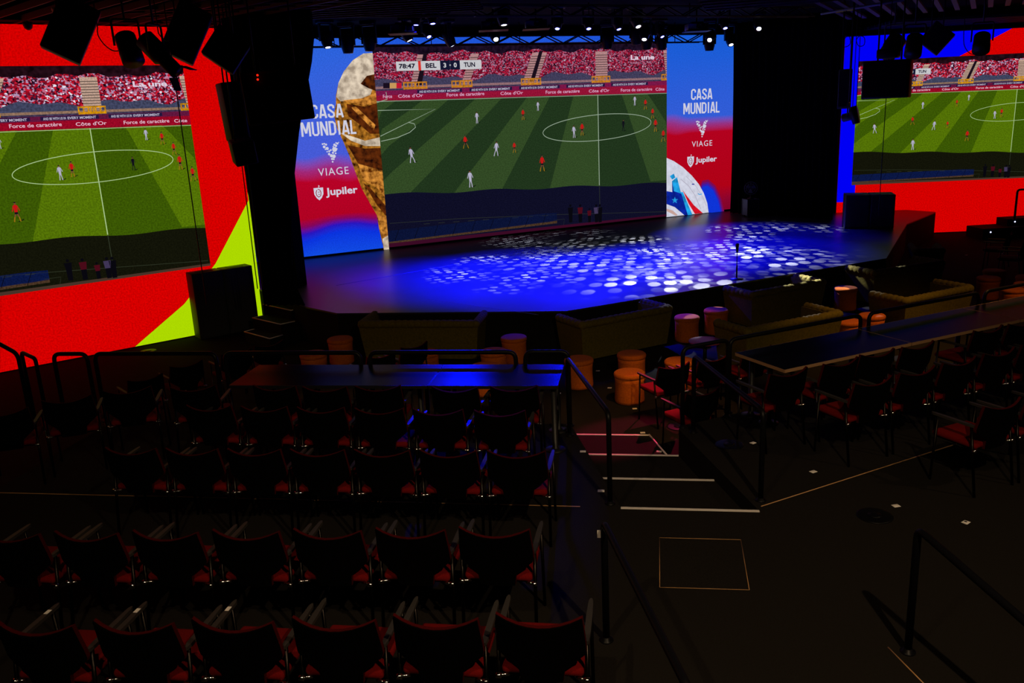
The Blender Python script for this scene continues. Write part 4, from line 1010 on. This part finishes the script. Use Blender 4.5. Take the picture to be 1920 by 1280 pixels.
# right: wide curtain between the stage screen and the right wall
cl = G(1369, 399, ZS+.004); cr = G(1562, 412, ZS+.004); ct = cl.copy(); ct.z = ZC-.02; cu_ = cr.copy(); cu_.z = ZC-.02
drape('stage_curtain', 'wide black curtain between the right banner and the far right screen', (ct, cu_), (cl, cr), 110, .09, 17)

# ------------------------------------------------------------------ ceiling slats
def slats(name, ang, p0, p1, q0, q1, step, z=5.40, w_=.035, h_=.10):
    """slats at angle ang covering along p0..p1 (their length) and q0..q1 (across)"""
    u = Vector((math.cos(ang), math.sin(ang), 0)); v = Vector((-u.y, u.x, 0)); b = MB(); q_ = q0
    rot = Matrix.Rotation(ang, 3, 'Z')
    while q_ < q1:
        c = u*((p0+p1)/2)+v*q_; b.box((c.x, c.y, z), (p1-p0, w_, h_), rot); q_ += step
    return struct(name, b, M_slat)
def uv_(x, y, ang): return (x*math.cos(ang)+y*math.sin(ang), -x*math.sin(ang)+y*math.cos(ang))
aS = R(-34.4)
qs = [uv_(*G(px, 33, 5.36).to_2d(), aS)[1] for px in (-60, 330)]
ps = [uv_(*G(px, 40, 5.36).to_2d(), aS)[0] for px in (-40, 330)]
slats('ceiling_slats', aS, -19.5, -11.0, 1.5, 9.5, .46, 5.40, .03, .10)
slats('ceiling_slats', R(6), -7, -1.2, 14.6, 17.4, .32, 5.42, .03, .08)
slats('ceiling_slats', R(-8), -1.5, 5, 15.5, 20.5, .55, 5.46, .03, .06)
b = MB(); u = Vector((math.cos(R(70.4)), math.sin(R(70.4)), 0)); v = Vector((-u.y, u.x, 0)); rot = Matrix.Rotation(R(70.4), 3, 'Z')
pa_ = Vector((5.65, 24.86, 0)); vx = v.dot(pa_); ux = u.dot(pa_)
for k in range(16):
    L_ = 5.2; c = u*(ux-L_/2)+v*(vx-k*.36+.3); b.box((c.x, c.y, 5.45), (L_, .11, .05), rot)
struct('ceiling_slats', b, M_slat)
b = MB(); rotR = Matrix.Rotation(math.atan2(dirR.y, dirR.x), 3, 'Z')
for k in range(9):
    c = r0+dirR*3.4-nR*(.25+k*.26); b.box((c.x, c.y, 5.30), (9.4, .05, .07), rotR)
struct('ceiling_slats', b, M_slat)
# dark bulkheads over the screens
b = MB(); c = l0+dirL*((LL+LR)/2)-nL*.15; b.box((c.x, c.y, (lt+ZM+ZC)/2+.01), (LR-LL, .5, ZC-lt-ZM-.03), Matrix.Rotation(math.atan2(dirL.y, dirL.x), 3, 'Z')); struct('wall_bulkhead', b, M_ceil)
b = MB(); c = r0+dirR*((RL+RR)/2)+nR*.1; b.box((c.x, c.y, (rt+ZM+ZC)/2+.01), (RR-RL, .4, ZC-rt-ZM-.03), rotR); struct('wall_bulkhead', b, M_ceil)
# stage border: black masking hung before the screen's top
o_ = m0-nS*2.6; ang = math.atan2(dirS.y, dirS.x); rotS = Matrix.Rotation(ang, 3, 'Z')

# ------------------------------------------------------------------ truss
def truss(name, label, c, L_, ang, h=.22, r_=.016):
    t = thing(name, label, 'truss', c, ang)
    b = MB()
    for z in (0, h): 
        for y in (-h/2, h/2): b.tube([(-L_/2, y, z), (L_/2, y, z)], r_, 6)
    b.build('chords', M_rail, t)
    n = int(L_/.5)
    for y in (-h/2, h/2):
        b = MB(); b.tube([(-L_/2+k*L_/n, y, h*(k % 2)) for k in range(n+1)], r_*1.1, 6); b.build('lattice', M_rail, t)
    for k in range(5):
        x = -L_*.42+k*L_*.21; b = MB(); b.tube([(x, 0, 0), (x, 0, ZC-c[2])], .012, 5); b.tube([(x, -h/2, 0), (x, h/2, 0)], .012, 5); b.build('hanger', M_rail, t)
    return t
mid = (sp0+sp1)/2
c = mid-nS*.7-dirS*.4; c.z = 5.20; truss('lighting_truss', 'long black truss just in front of the top of the stage screen', c, 11.8, ang)
c = mid-nS*4.62-dirS*.6; c.z = 5.46; truss('lighting_truss', 'black truss of blue lamps nearer the audience', c, 13.0, ang)

# ------------------------------------------------------------------ moving heads
lens_w = emit('lens_white', (235, 240, 255), 7); lens_b = emit('lens_blue', (66, 70, 255), 60); lens_off = M_black
def moving_head(label, lens, aim, lit, grp, ztop=None, r_=.13, L_=.40):
    """lens: its place; aim: where it points"""
    ax = (Vector(aim)-lens).normalized(); piv = lens-ax*(L_*.55); zt_ = ztop or min(piv.z+.40, ZC-.02)
    t = thing('moving_head_light', label, 'stage light', (piv.x, piv.y, zt_), 0, grp)
    rot = ax.to_track_quat('Z', 'Y').to_matrix(); c = Vector((0, 0, piv.z-zt_))
    b = MB(); b.lathe([(r_*.55, -L_*.42), (r_*.95, -L_*.34), (r_*1.05, -.02), (r_*1.0, L_*.25), (r_*.80, L_*.50), (r_*.78, L_*.55)], 20, c, rot); b.build('head', M_black, t)
    b = MB(); b.lathe([(r_*.46, L_*.551), (r_*.46, L_*.556), (r_*.2, L_*.562)], 20, c, rot); 
    b.build('lens', {'w': lens_w, 'b': lens_b}.get(lit, lens_off), t)
    side = ax.cross(Vector((0, 0, 1))); side = side.normalized() if side.length > .05 else Vector((1, 0, 0))
    b = MB(); rz_ = math.atan2(side.y, side.x); rot2 = Matrix.Rotation(rz_, 3, 'Z')
    for sg in (-1, 1):
        p0 = c+side*sg*(r_*1.12); h_ = -c.z
        b.box((p0.x, p0.y, c.z/2-.02), (.035, .10, h_+.10), rot2)
    b.box((0, 0, -.06), (r_*2.24, .10, .03), rot2)
    b.build('yoke', M_black, t)
    b = MB(); b.rbox((0, 0, .0), (.34, .30, .10), .02, rot2, 2); b.build('base_box', M_black, t)
    b = MB(); b.tube([(0, 0, .05), (0, 0, max(ZC-zt_, .06))], .012, 6); b.build('hanger', M_black, t)
    return t, lens, ax
def on_row(px, py, off):
    return onplane(px, py, m0-nS*off, nS)
def gobo(l, scale, thr, seed, lo=.0):
    """a pattern of round holes in the lamp's gobo wheel"""
    l.use_nodes = True; nt = l.node_tree; e = nt.nodes['Emission']
    tc = nt.nodes.new('ShaderNodeTexCoord'); sep = nt.nodes.new('ShaderNodeSeparateXYZ'); nt.links.new(tc.outputs['Normal'], sep.inputs[0])
    dx = nt.nodes.new('ShaderNodeMath'); dx.operation = 'DIVIDE'; dy = nt.nodes.new('ShaderNodeMath'); dy.operation = 'DIVIDE'
    nt.links.new(sep.outputs['X'], dx.inputs[0]); nt.links.new(sep.outputs['Z'], dx.inputs[1]); nt.links.new(sep.outputs['Y'], dy.inputs[0]); nt.links.new(sep.outputs['Z'], dy.inputs[1])
    cb = nt.nodes.new('ShaderNodeCombineXYZ'); nt.links.new(dx.outputs[0], cb.inputs[0]); nt.links.new(dy.outputs[0], cb.inputs[1]); cb.inputs[2].default_value = seed
    v = nt.nodes.new('ShaderNodeTexVoronoi'); v.inputs['Scale'].default_value = scale; v.inputs['Randomness'].default_value = .45; v.voronoi_dimensions = '2D'
    mp = nt.nodes.new('ShaderNodeMapping'); mp.inputs['Location'].default_value = (seed*3.1, seed*1.7, 0); mp.inputs['Rotation'].default_value = (0, 0, seed)
    nt.links.new(cb.outputs[0], mp.inputs['Vector']); nt.links.new(mp.outputs[0], v.inputs['Vector'])
    r = nt.nodes.new('ShaderNodeValToRGB'); r.color_ramp.elements[0].position = .31; r.color_ramp.elements[0].color = (1, 1, 1, 1); r.color_ramp.elements[1].position = .36; r.color_ramp.elements[1].color = (0, 0, 0, 1)
    nt.links.new(v.outputs['Distance'], r.inputs['Fac'])
    sc_ = nt.nodes.new('ShaderNodeSeparateColor'); nt.links.new(v.outputs['Color'], sc_.inputs[0])
    n = nt.nodes.new('ShaderNodeTexNoise'); n.noise_dimensions = '2D'; n.inputs['Scale'].default_value = scale*.16; n.inputs['Detail'].default_value = 1; nt.links.new(mp.outputs[0], n.inputs['Vector'])
    pw = nt.nodes.new('ShaderNodeMapRange'); pw.inputs['From Min'].default_value = thr; pw.inputs['From Max'].default_value = .72; pw.clamp = True; nt.links.new(n.outputs['Fac'], pw.inputs['Value'])
    p2 = nt.nodes.new('ShaderNodeMath'); p2.operation = 'POWER'; p2.inputs[1].default_value = 2.0; nt.links.new(pw.outputs[0], p2.inputs[0])
    p3 = nt.nodes.new('ShaderNodeMath'); p3.operation = 'POWER'; p3.inputs[1].default_value = 1.6; nt.links.new(sc_.outputs[0], p3.inputs[0])
    a = nt.nodes.new('ShaderNodeMath'); a.operation = 'MULTIPLY_ADD'; a.inputs[2].default_value = lo; nt.links.new(p2.outputs[0], a.inputs[0]); nt.links.new(p3.outputs[0], a.inputs[1])
    m = nt.nodes.new('ShaderNodeMath'); m.operation = 'MULTIPLY'; nt.links.new(r.outputs['Color'], m.inputs[0]); nt.links.new(a.outputs[0], m.inputs[1])
    nt.links.new(m.outputs[0], e.inputs['Strength'])
stg = lambda px, py: G(px, py, ZS)
BLUE = (.0, .0, 1)
heads_b = [((780, 47), 3.6, (790, 508), 7000, 50), ((804.5, 69), 1.6, (990, 500), 12000, 60), ((811.5, 44.5), 4.1, (880, 518), 15000, 62), ((1045, 54), 4.1, (1030, 512), 17000, 62), ((1104, 54), 4.1, (1160, 500), 16000, 60), ((1160.6, 55), 4.1, (1270, 480), 16000, 60), ((1242, 69), 1.6, (1390, 438), 12000, 52), ((1360, 53), 4.1, (1420, 466), 11000, 50)]
for k, (px, off, tg, pw, ag_) in enumerate(heads_b):
    ln = on_row(*px, off); aim = stg(*tg)
    t, ln, ax = moving_head('moving head with blue glowing lens over the stage, %s such from the left' % ORD[k], ln, aim, 'b', 'blue moving heads', None, .105, .34)
    if pw: spot('blue_beam', ln+ax*.03, aim, pw, (.001, .002, 1), ag_, .75, .04)
heads_w = [((615, 89), 1.2, (700, 500), 0, 0, 30), ((768, 76), 1.6, (960, 470), 0, 7, 32), ((848.5, 86), 1.2, (1020, 450), 16000, 1, 40), ((930, 74), 1.6, (1060, 535), 0, 9, 30), ((945, 47), 4.1, (1010, 500), 40000, 8, 56), ((1197, 50), 4.1, (1330, 486), 80000, 2, 50), ((1208, 74), 2.0, (1180, 470), 36000, 3, 54), ((1330.5, 75), 1.6, (1250, 500), 0, 4, 38), ((1371, 84), 1.2, (1440, 428), 26000, 5, 36), ((1423, 54), 3.0, (1420, 480), 40000, 6, 42)]
for k, (px, off, tg, pw, sd, ang_) in enumerate(heads_w):
    ln = on_row(*px, off); aim = stg(*tg)
    t, ln, ax = moving_head('moving head with white glowing lens over the stage, %s such from the left' % ORD[k], ln, aim, 'w', 'white moving heads')
    if pw:
        so = spot('white_beam', ln+ax*.03, aim, pw, (.86, .9, 1), ang_, .35, .012); gobo(so.data, 22, .34, sd, .0008)
for k, (px, py, off, lb) in enumerate(((653, 100, 1.0, 'before the left banner sky'), (694, 96, 1.0, 'at the golden cup top'), (1139, 92, 1.0, 'before the crowd stand'), (1193, 84, 1.5, 'tall one before the right crowd'), (1212, 93, 1.0, 'low one before the right crowd'), (1240, 94, 1.0, 'at the left edge of the right banner'), (1330, 95, 1.0, 'before the right banner sky'))):
    ln = on_row(px, py, off); moving_head('dark unlit moving head pointing straight down, %s' % lb, ln, ln+Vector((0, 0, -1)), 'o', 'unlit moving heads', None, .15, .44)
# blue beam that sweeps the left table
spot('blue_beam', on_row(1045, 54, 4.1)-nS*.4+Vector((0, 0, -.1)), G(980, 704, .75), 2400, (0, .004, 1), 8, .7, .12)
spot('blue_beam', on_row(811, 44.5, 4.1)-nS*.4+Vector((0, 0, -.1)), G(830, 704, .75), 4200, (0, .004, 1), 7, .7, .10)
# pink beam on the steps and the front poufs
spot('pink_beam', (2.2, 17.4, 5.2), G(1165, 815, -.5), 5200, (1, .03, .14), 11, .5, .03)
spot('violet_beam', (-2.2, 19.2, 5.2), G(1325, 640, ZM), 900, (.75, .15, 1), 9, .6, .03)

# ------------------------------------------------------------------ projectors
def projector(label, px, py, off, w_=.52, tray=True, lit=True):
    p = on_row(px, py, off); t = thing('projector', label, 'projector', p, ang*.3, 'ceiling projectors')
    b = MB(); b.rbox((0, 0, 0), (w_, .42, .17), .02, n=2); b.build('body', M_grey if lit else M_cab, t)
    b = MB(); b.lathe([(.075, 0), (.08, .03), (.06, .05), (.055, .04)], 20, (.02, -.21, 0), Matrix.Rotation(PI/2, 3, 'X')); b.build('lens', M_rail, t)
    b = MB(); b.box((w_*.33, -.213, 0), (w_*.24, .006, .12)); b.build('vent_panel', M_rail, t)
    b = MB(); b.box((0, 0, -.10), (w_+.12, .5, .02)); b.build('tray', M_rail, t)
    b = MB(); b.tube([(0, 0, .08), (0, 0, ZC-p.z)], .02, 8); b.box((0, 0, .11), (w_*.6, .2, .03)); b.build('mount_pole', M_rail, t)
projector('grey blue ceiling projector facing out at left of the stage lights', 755, 54, 3.2, .50)
projector('dim ceiling projector behind the centre white lamp', 925, 48, 3.4, .55, True, False)
projector('grey blue ceiling projector at the centre above the match', 1005, 46, 3.4, .50)
projector('dim ceiling projector above the right banner', 1306, 51, 3.4, .52)

# ------------------------------------------------------------------ hanging things at the sides
def view_rot(p, roll, tilt=0):
    """axes: x to the right seen from the seats, y away, z up, then rolled about the line of sight"""
    f = Vector((p.x, p.y, 0)).normalized(); r = Vector((f.y, -f.x, 0)); m = Matrix((r, f, Vector((0, 0, 1)))).transposed()
    return m @ Matrix.Rotation(tilt, 3, 'X') @ Matrix.Rotation(roll, 3, 'Y')
def hung_speaker(label, px, py, dist, w_, h_, dp, roll, tilt=0, grp=None, rod=True, yaw=0):
    p = D(px, py, dist); t = thing('hanging_loudspeaker', label, 'speaker', p, 0, grp); m = view_rot(p, roll, tilt) @ Matrix.Rotation(yaw, 3, 'Z')
    b = MB(); b.rbox((0, 0, 0), (w_, dp, h_), .02, m, 2); b.build('cabinet', M_cab, t)
    b = MB(); c = m @ Vector((0, -dp/2-.004, 0)); b.box(c, (w_*.86, .01, h_*.88), m); b.build('grille', M_black, t)
    if rod:
        b = MB()
        for s_ in (-.3, .3):
            c = m @ Vector((w_*s_, 0, 0)); b.tube([c, (c.x, c.y, max(ZC-p.z, .1))], .012, 6)
        b.build('bracket', M_rail, t)
    return t
def hung_lamp(label, a, b_, dist, r0_, r1_, grp=None, shutters=False, near=.25):
    """a lamp barrel from the pixel a (rear) to b_ (mouth)"""
    p, q_ = D(*a, dist), D(*b_, dist-near); t = thing('spotlight', label, 'stage light', p, 0, grp); ax = q_-p; L_ = ax.length; rot = ax.to_track_quat('Z', 'Y').to_matrix()
    b = MB(); b.lathe([(r0_*.6, 0), (r0_, .03), (r0_*1.02, L_*.55), (r1_, L_*.62), (r1_, L_)], 18, (0, 0, 0), rot); b.build('barrel', M_black, t)
    b = MB(); mid_ = ax*.4; sd = ax.cross(Vector((0, 0, 1))).normalized()*(r0_+.04); top = mid_+Vector((0, 0, r0_+.22))
    b.tube(roundpath([mid_+sd, top+sd, top-sd, mid_-sd], .06), .016, 6); b.build('yoke', M_black, t)
    b = MB(); b.tube([top, (top.x, top.y, ZC-p.z)], .016, 6); b.build('hanger', M_black, t)
    if shutters:
        for s_ in (-1, 1):
            b = MB(); e = rot @ Vector((0, s_*r1_*1.1, L_)); e2 = rot @ Vector((0, s_*r1_*1.9, L_+.16)); x_ = rot @ Vector((r1_, 0, 0))
            b.add([e+x_, e-x_, e2-x_*.8, e2+x_*.8, e+x_+Vector((.01, 0, .01)), e-x_+Vector((.01, 0, .01)), e2-x_*.8+Vector((.01, 0, .01)), e2+x_*.8+Vector((.01, 0, .01))], [(0, 1, 2, 3), (7, 6, 5, 4), (0, 4, 5, 1), (1, 5, 6, 2), (2, 6, 7, 3), (3, 7, 4, 0)]); b.build('barn_door', M_black, t)
    return t
GL = 'loudspeakers hung before the left screen'
hung_speaker('black loudspeaker tilted down at far left before the red screen top', 133, 56, 15, .56, .84, .5, R(29), 0, GL)
hung_speaker('black loudspeaker tilted down before the red screen top, right of the lamps', 350, 62, 15.2, .52, .84, .5, R(29), 0, GL)
hung_speaker('black loudspeaker hung at the top right corner of the red screen', 424, 94, 13.6, .50, .48, .5, R(38), 0, GL)
hung_lamp('squat black lamp pointing down beside the long profile lamp', (233, 66), (251, 116), 14.6, .15, .16, 'lamps before the left screen')
hung_lamp('long black profile lamp with barn doors before the red screen', (268, 70), (333, 136), 14.0, .145, .105, 'lamps before the left screen', True)
hung_speaker('upright black column loudspeaker at the right edge of the red screen', 437, 209, 14.6, .30, .88, .36, R(-4), 0, 'loudspeakers at the left pillar', True, R(15))
hung_speaker('small black loudspeaker below the column one at the left pillar', 456, 284, 14.2, .34, .36, .34, R(-6), R(12), 'loudspeakers at the left pillar', True, R(10))
t = hung_speaker('large black loudspeaker with red indicator lights over the left curtain', 521, 181, 12.9, .90, .70, .55, R(-4), 0, None, True)
ind = emit('indicator_red', (255, 30, 10), 2.0)
p0 = t.location
for px, py in ((483, 141), (483.5, 149)):
    p = D(px, py, 12.5); b = MB(); b.lathe([(.014, 0), (.014, .008), (.006, .011)], 10, p-p0, Matrix.Rotation(PI/2, 3, 'X')); b.build('indicator_light', ind, t, label='small red indicator light')
# right side
GR = 'lamps before the right screen'
hung_lamp('black lamp leaning right above the hung black screen box', (1684, 72), (1662, 104), 21.5, .20, .19, GR)
hung_lamp('black lamp pointing down left of the pointed loudspeaker', (1716, 68), (1711, 103), 20.6, .16, .17, GR)
hung_speaker('black loudspeaker hung corner down before the blue screen field', 1756, 72, 21.5, .50, .52, .45, R(40), 0, None)
hung_lamp('black lamp with a looped cable before the blue and red border', (1842, 66), (1839, 95), 21.5, .16, .17, GR)
hung_speaker('upright loudspeaker at the edge of the wide black curtain', 1584, 167, 22.6, .30, .90, .4, 0, 0, None)
hung_lamp('dark lamp with wide mouth low at the edge of the wide curtain', (1578, 222), (1609, 214), 21.4, .09, .20, GR, False, .05)
p = D(1663, 149, 19.7); t = thing('hanging_monitor', 'large black monitor box hung before the right screen', 'monitor', p); m = view_rot(p, 0) @ Matrix.Rotation(R(-14), 3, 'Z')
b = MB(); b.rbox((0, 0, 0), (.90, .32, .74), .02, m, 2); b.build('casing', M_black, t)
b = MB(); c = m @ Vector((0, -.165, 0)); b.box(c, (.82, .01, .66), m); b.build('screen', M_rail, t)
b = MB(); b.rbox((0, 0, .50), (.40, .32, .18), .03, m, 2); b.build('top_box', M_black, t)
b = MB()
for x in (-.2, .25):
    c = m @ Vector((x, 0, 0)); b.tube([(c.x, c.y, .36), (c.x, c.y, ZC-p.z)], .018, 6)
b.build('mount_pole', M_rail, t)
# loose cables
def cable(label, pts, r_=.009, grp='hanging cables'):
    b = MB(); b.tube([Vector(p)-Vector(pts[0]) for p in pts], r_, 5); o = b.build('cable', M_black, None, pts[0]); tag(o, label, 'cable', grp)
def drop(px, py, dist, z1, label):
    p = D(px, py, dist); cable(label, [p+Vector((0, 0, ZC-p.z-.01)), p, (p.x, p.y, z1)])
drop(322, 110, 14.9, .62, 'thin black cable hanging across the left match picture')
for k, px in enumerate((455, 461, 466)): drop(px, 320, 15.2, .75, 'thin black cable over the lime corner, %s of three from the left' % ORD[k])
drop(1661, 190, 20.7, .9, 'thin black cable below the hung monitor box')
for k, px in enumerate((1597, 1603, 1610)): drop(px, 120, 22.9, 3.0, 'thin black cable over the blue border, %s of three from the left' % ORD[k])
def loopc(label, pxs, dist):
    pts = [D(x, y, dist) for x, y in pxs]; out = [Vector((pts[0].x, pts[0].y, ZC-.005))]
    for i in range(len(pts)-1):
        a, b_, c, d = pts[max(i-1, 0)], pts[i], pts[i+1], pts[min(i+2, len(pts)-1)]
        for k in range(6):
            s_ = k/6; out.append(.5*((2*b_)+(c-a)*s_+(2*a-5*b_+4*c-d)*s_*s_+(3*b_-a-3*c+d)*s_**3))
    cable(label, out+[pts[-1]])
loopc('looped black cable left of the squat lamp', [(183, 52), (184, 66), (196, 84), (212, 95), (224, 95)], 14.7)
loopc('black cable swag between the profile lamp and its neighbour', [(297, 62), (303, 70), (312, 76), (320, 74)], 14.6)
loopc('looped black cable left of the lamp on the blue and red border', [(1807, 60), (1808, 85), (1820, 101), (1836, 100), (1842, 92)], 21.6)
loopc('coiled black cable at the ceiling beside the blue border', [(1580, 66), (1592, 68), (1594, 82), (1584, 88), (1580, 78), (1590, 66)], 22.8)
loopc('coiled black cable hanging right of the coil by the blue border', [(1606, 66), (1620, 70), (1620, 84), (1610, 86), (1606, 74), (1616, 64)], 22.8)
# ceiling bits
p = G(106, 17, 5.36); t = thing('smoke_detector', 'round ceiling detector glowing red in the screen light at top left', 'detector', p)
b = MB(); b.lathe([(.03, -.06), (.06, -.05), (.075, -.01), (.075, .02)], 20); b.build('body', M_label, t); b = MB(); b.tube([(0, 0, .02), (0, 0, ZC-5.36)], .012, 6); b.build('stem', M_rail, t)
p = G(52, 46, 5.3); t = thing('ceiling_camera', 'small dark dome camera at the top edge of the red screen', 'camera', p)
b = MB(); b.lathe([(.02, -.09), (.06, -.06), (.08, 0), (.08, .04)], 18); b.build('dome', M_black, t); b = MB(); b.tube([(0, 0, .04), (0, 0, ZC-5.3)], .012, 6); b.build('stem', M_rail, t)
a, c = G(1540, 26, 5.40), G(1700, -1, 5.40); b = MB(); b.tube([Vector((0, 0, 0)), c-a], .03, 8); bm_ = thing('ceiling_pipe', 'long ceiling pipe with yellow labels at the top right', 'pipe', a); b.build('pipe', M_grey, bm_)
b = MB(); b.tube([(0, 0, 0), (0, 0, ZC-5.40)], .012, 6); b.tube([c-a, c-a+Vector((0, 0, ZC-5.40))], .012, 6); b.build('hanger', M_rail, bm_)
for px0, px1 in ((1570, 1585), (1587, 1589), (1592, 1606)):
    q0 = a+(c-a)*((px0-1540)/160); q1_ = a+(c-a)*((px1-1540)/160); b = MB(); mm = (q0+q1_)/2-a
    b.box(mm+Vector((0, -.035, -.01)), ((q1_-q0).length, .01, .06), Matrix.Rotation(math.atan2((c-a).y, (c-a).x), 3, 'Z')); b.build('yellow_label', M_yellow, bm_, label='yellow label')
# low riser with rail at far right
f = G(1842, 449, ZM); f1 = G(1925, 444, ZM); t = thing('riser', 'low black stepped riser with tiny blue lamps before the far right screen', 'riser', f, math.atan2((f1-f).y, (f1-f).x))
W_ = (f1-f).length; b = MB(); b.box((W_*.5+.4, .4, .15), (W_+.8, .8, .30)); b.build('lower_step', M_fascia, t); b = MB(); b.box((W_*.8+.8, .55, .40), (W_+.6, .5, .2)); b.build('upper_step', M_fascia, t)
bl_ = emit('tiny_blue', (190, 200, 255), 3)
for x, y, z in ((.22, -.006, .20), (W_*.85, .294, .41)):
    b = MB(); b.lathe([(.022, 0), (.022, .006), (.01, .01)], 10, (x, y, z), Matrix.Rotation(PI/2, 3, 'X')); b.build('step_lamp', bl_, t, label='tiny blue white lamp')
f0 = G(1902, 412, ZM+.5); fb = f0+Vector((.15, .3, 0))
rail('guard_rail', 'black rail loop on the riser before the far right screen', [f0, f0+Vector((0, 0, .85)), f0+Vector((.7, .05, .85)), f0+Vector((.7, .05, 0))], .03, (f0,))
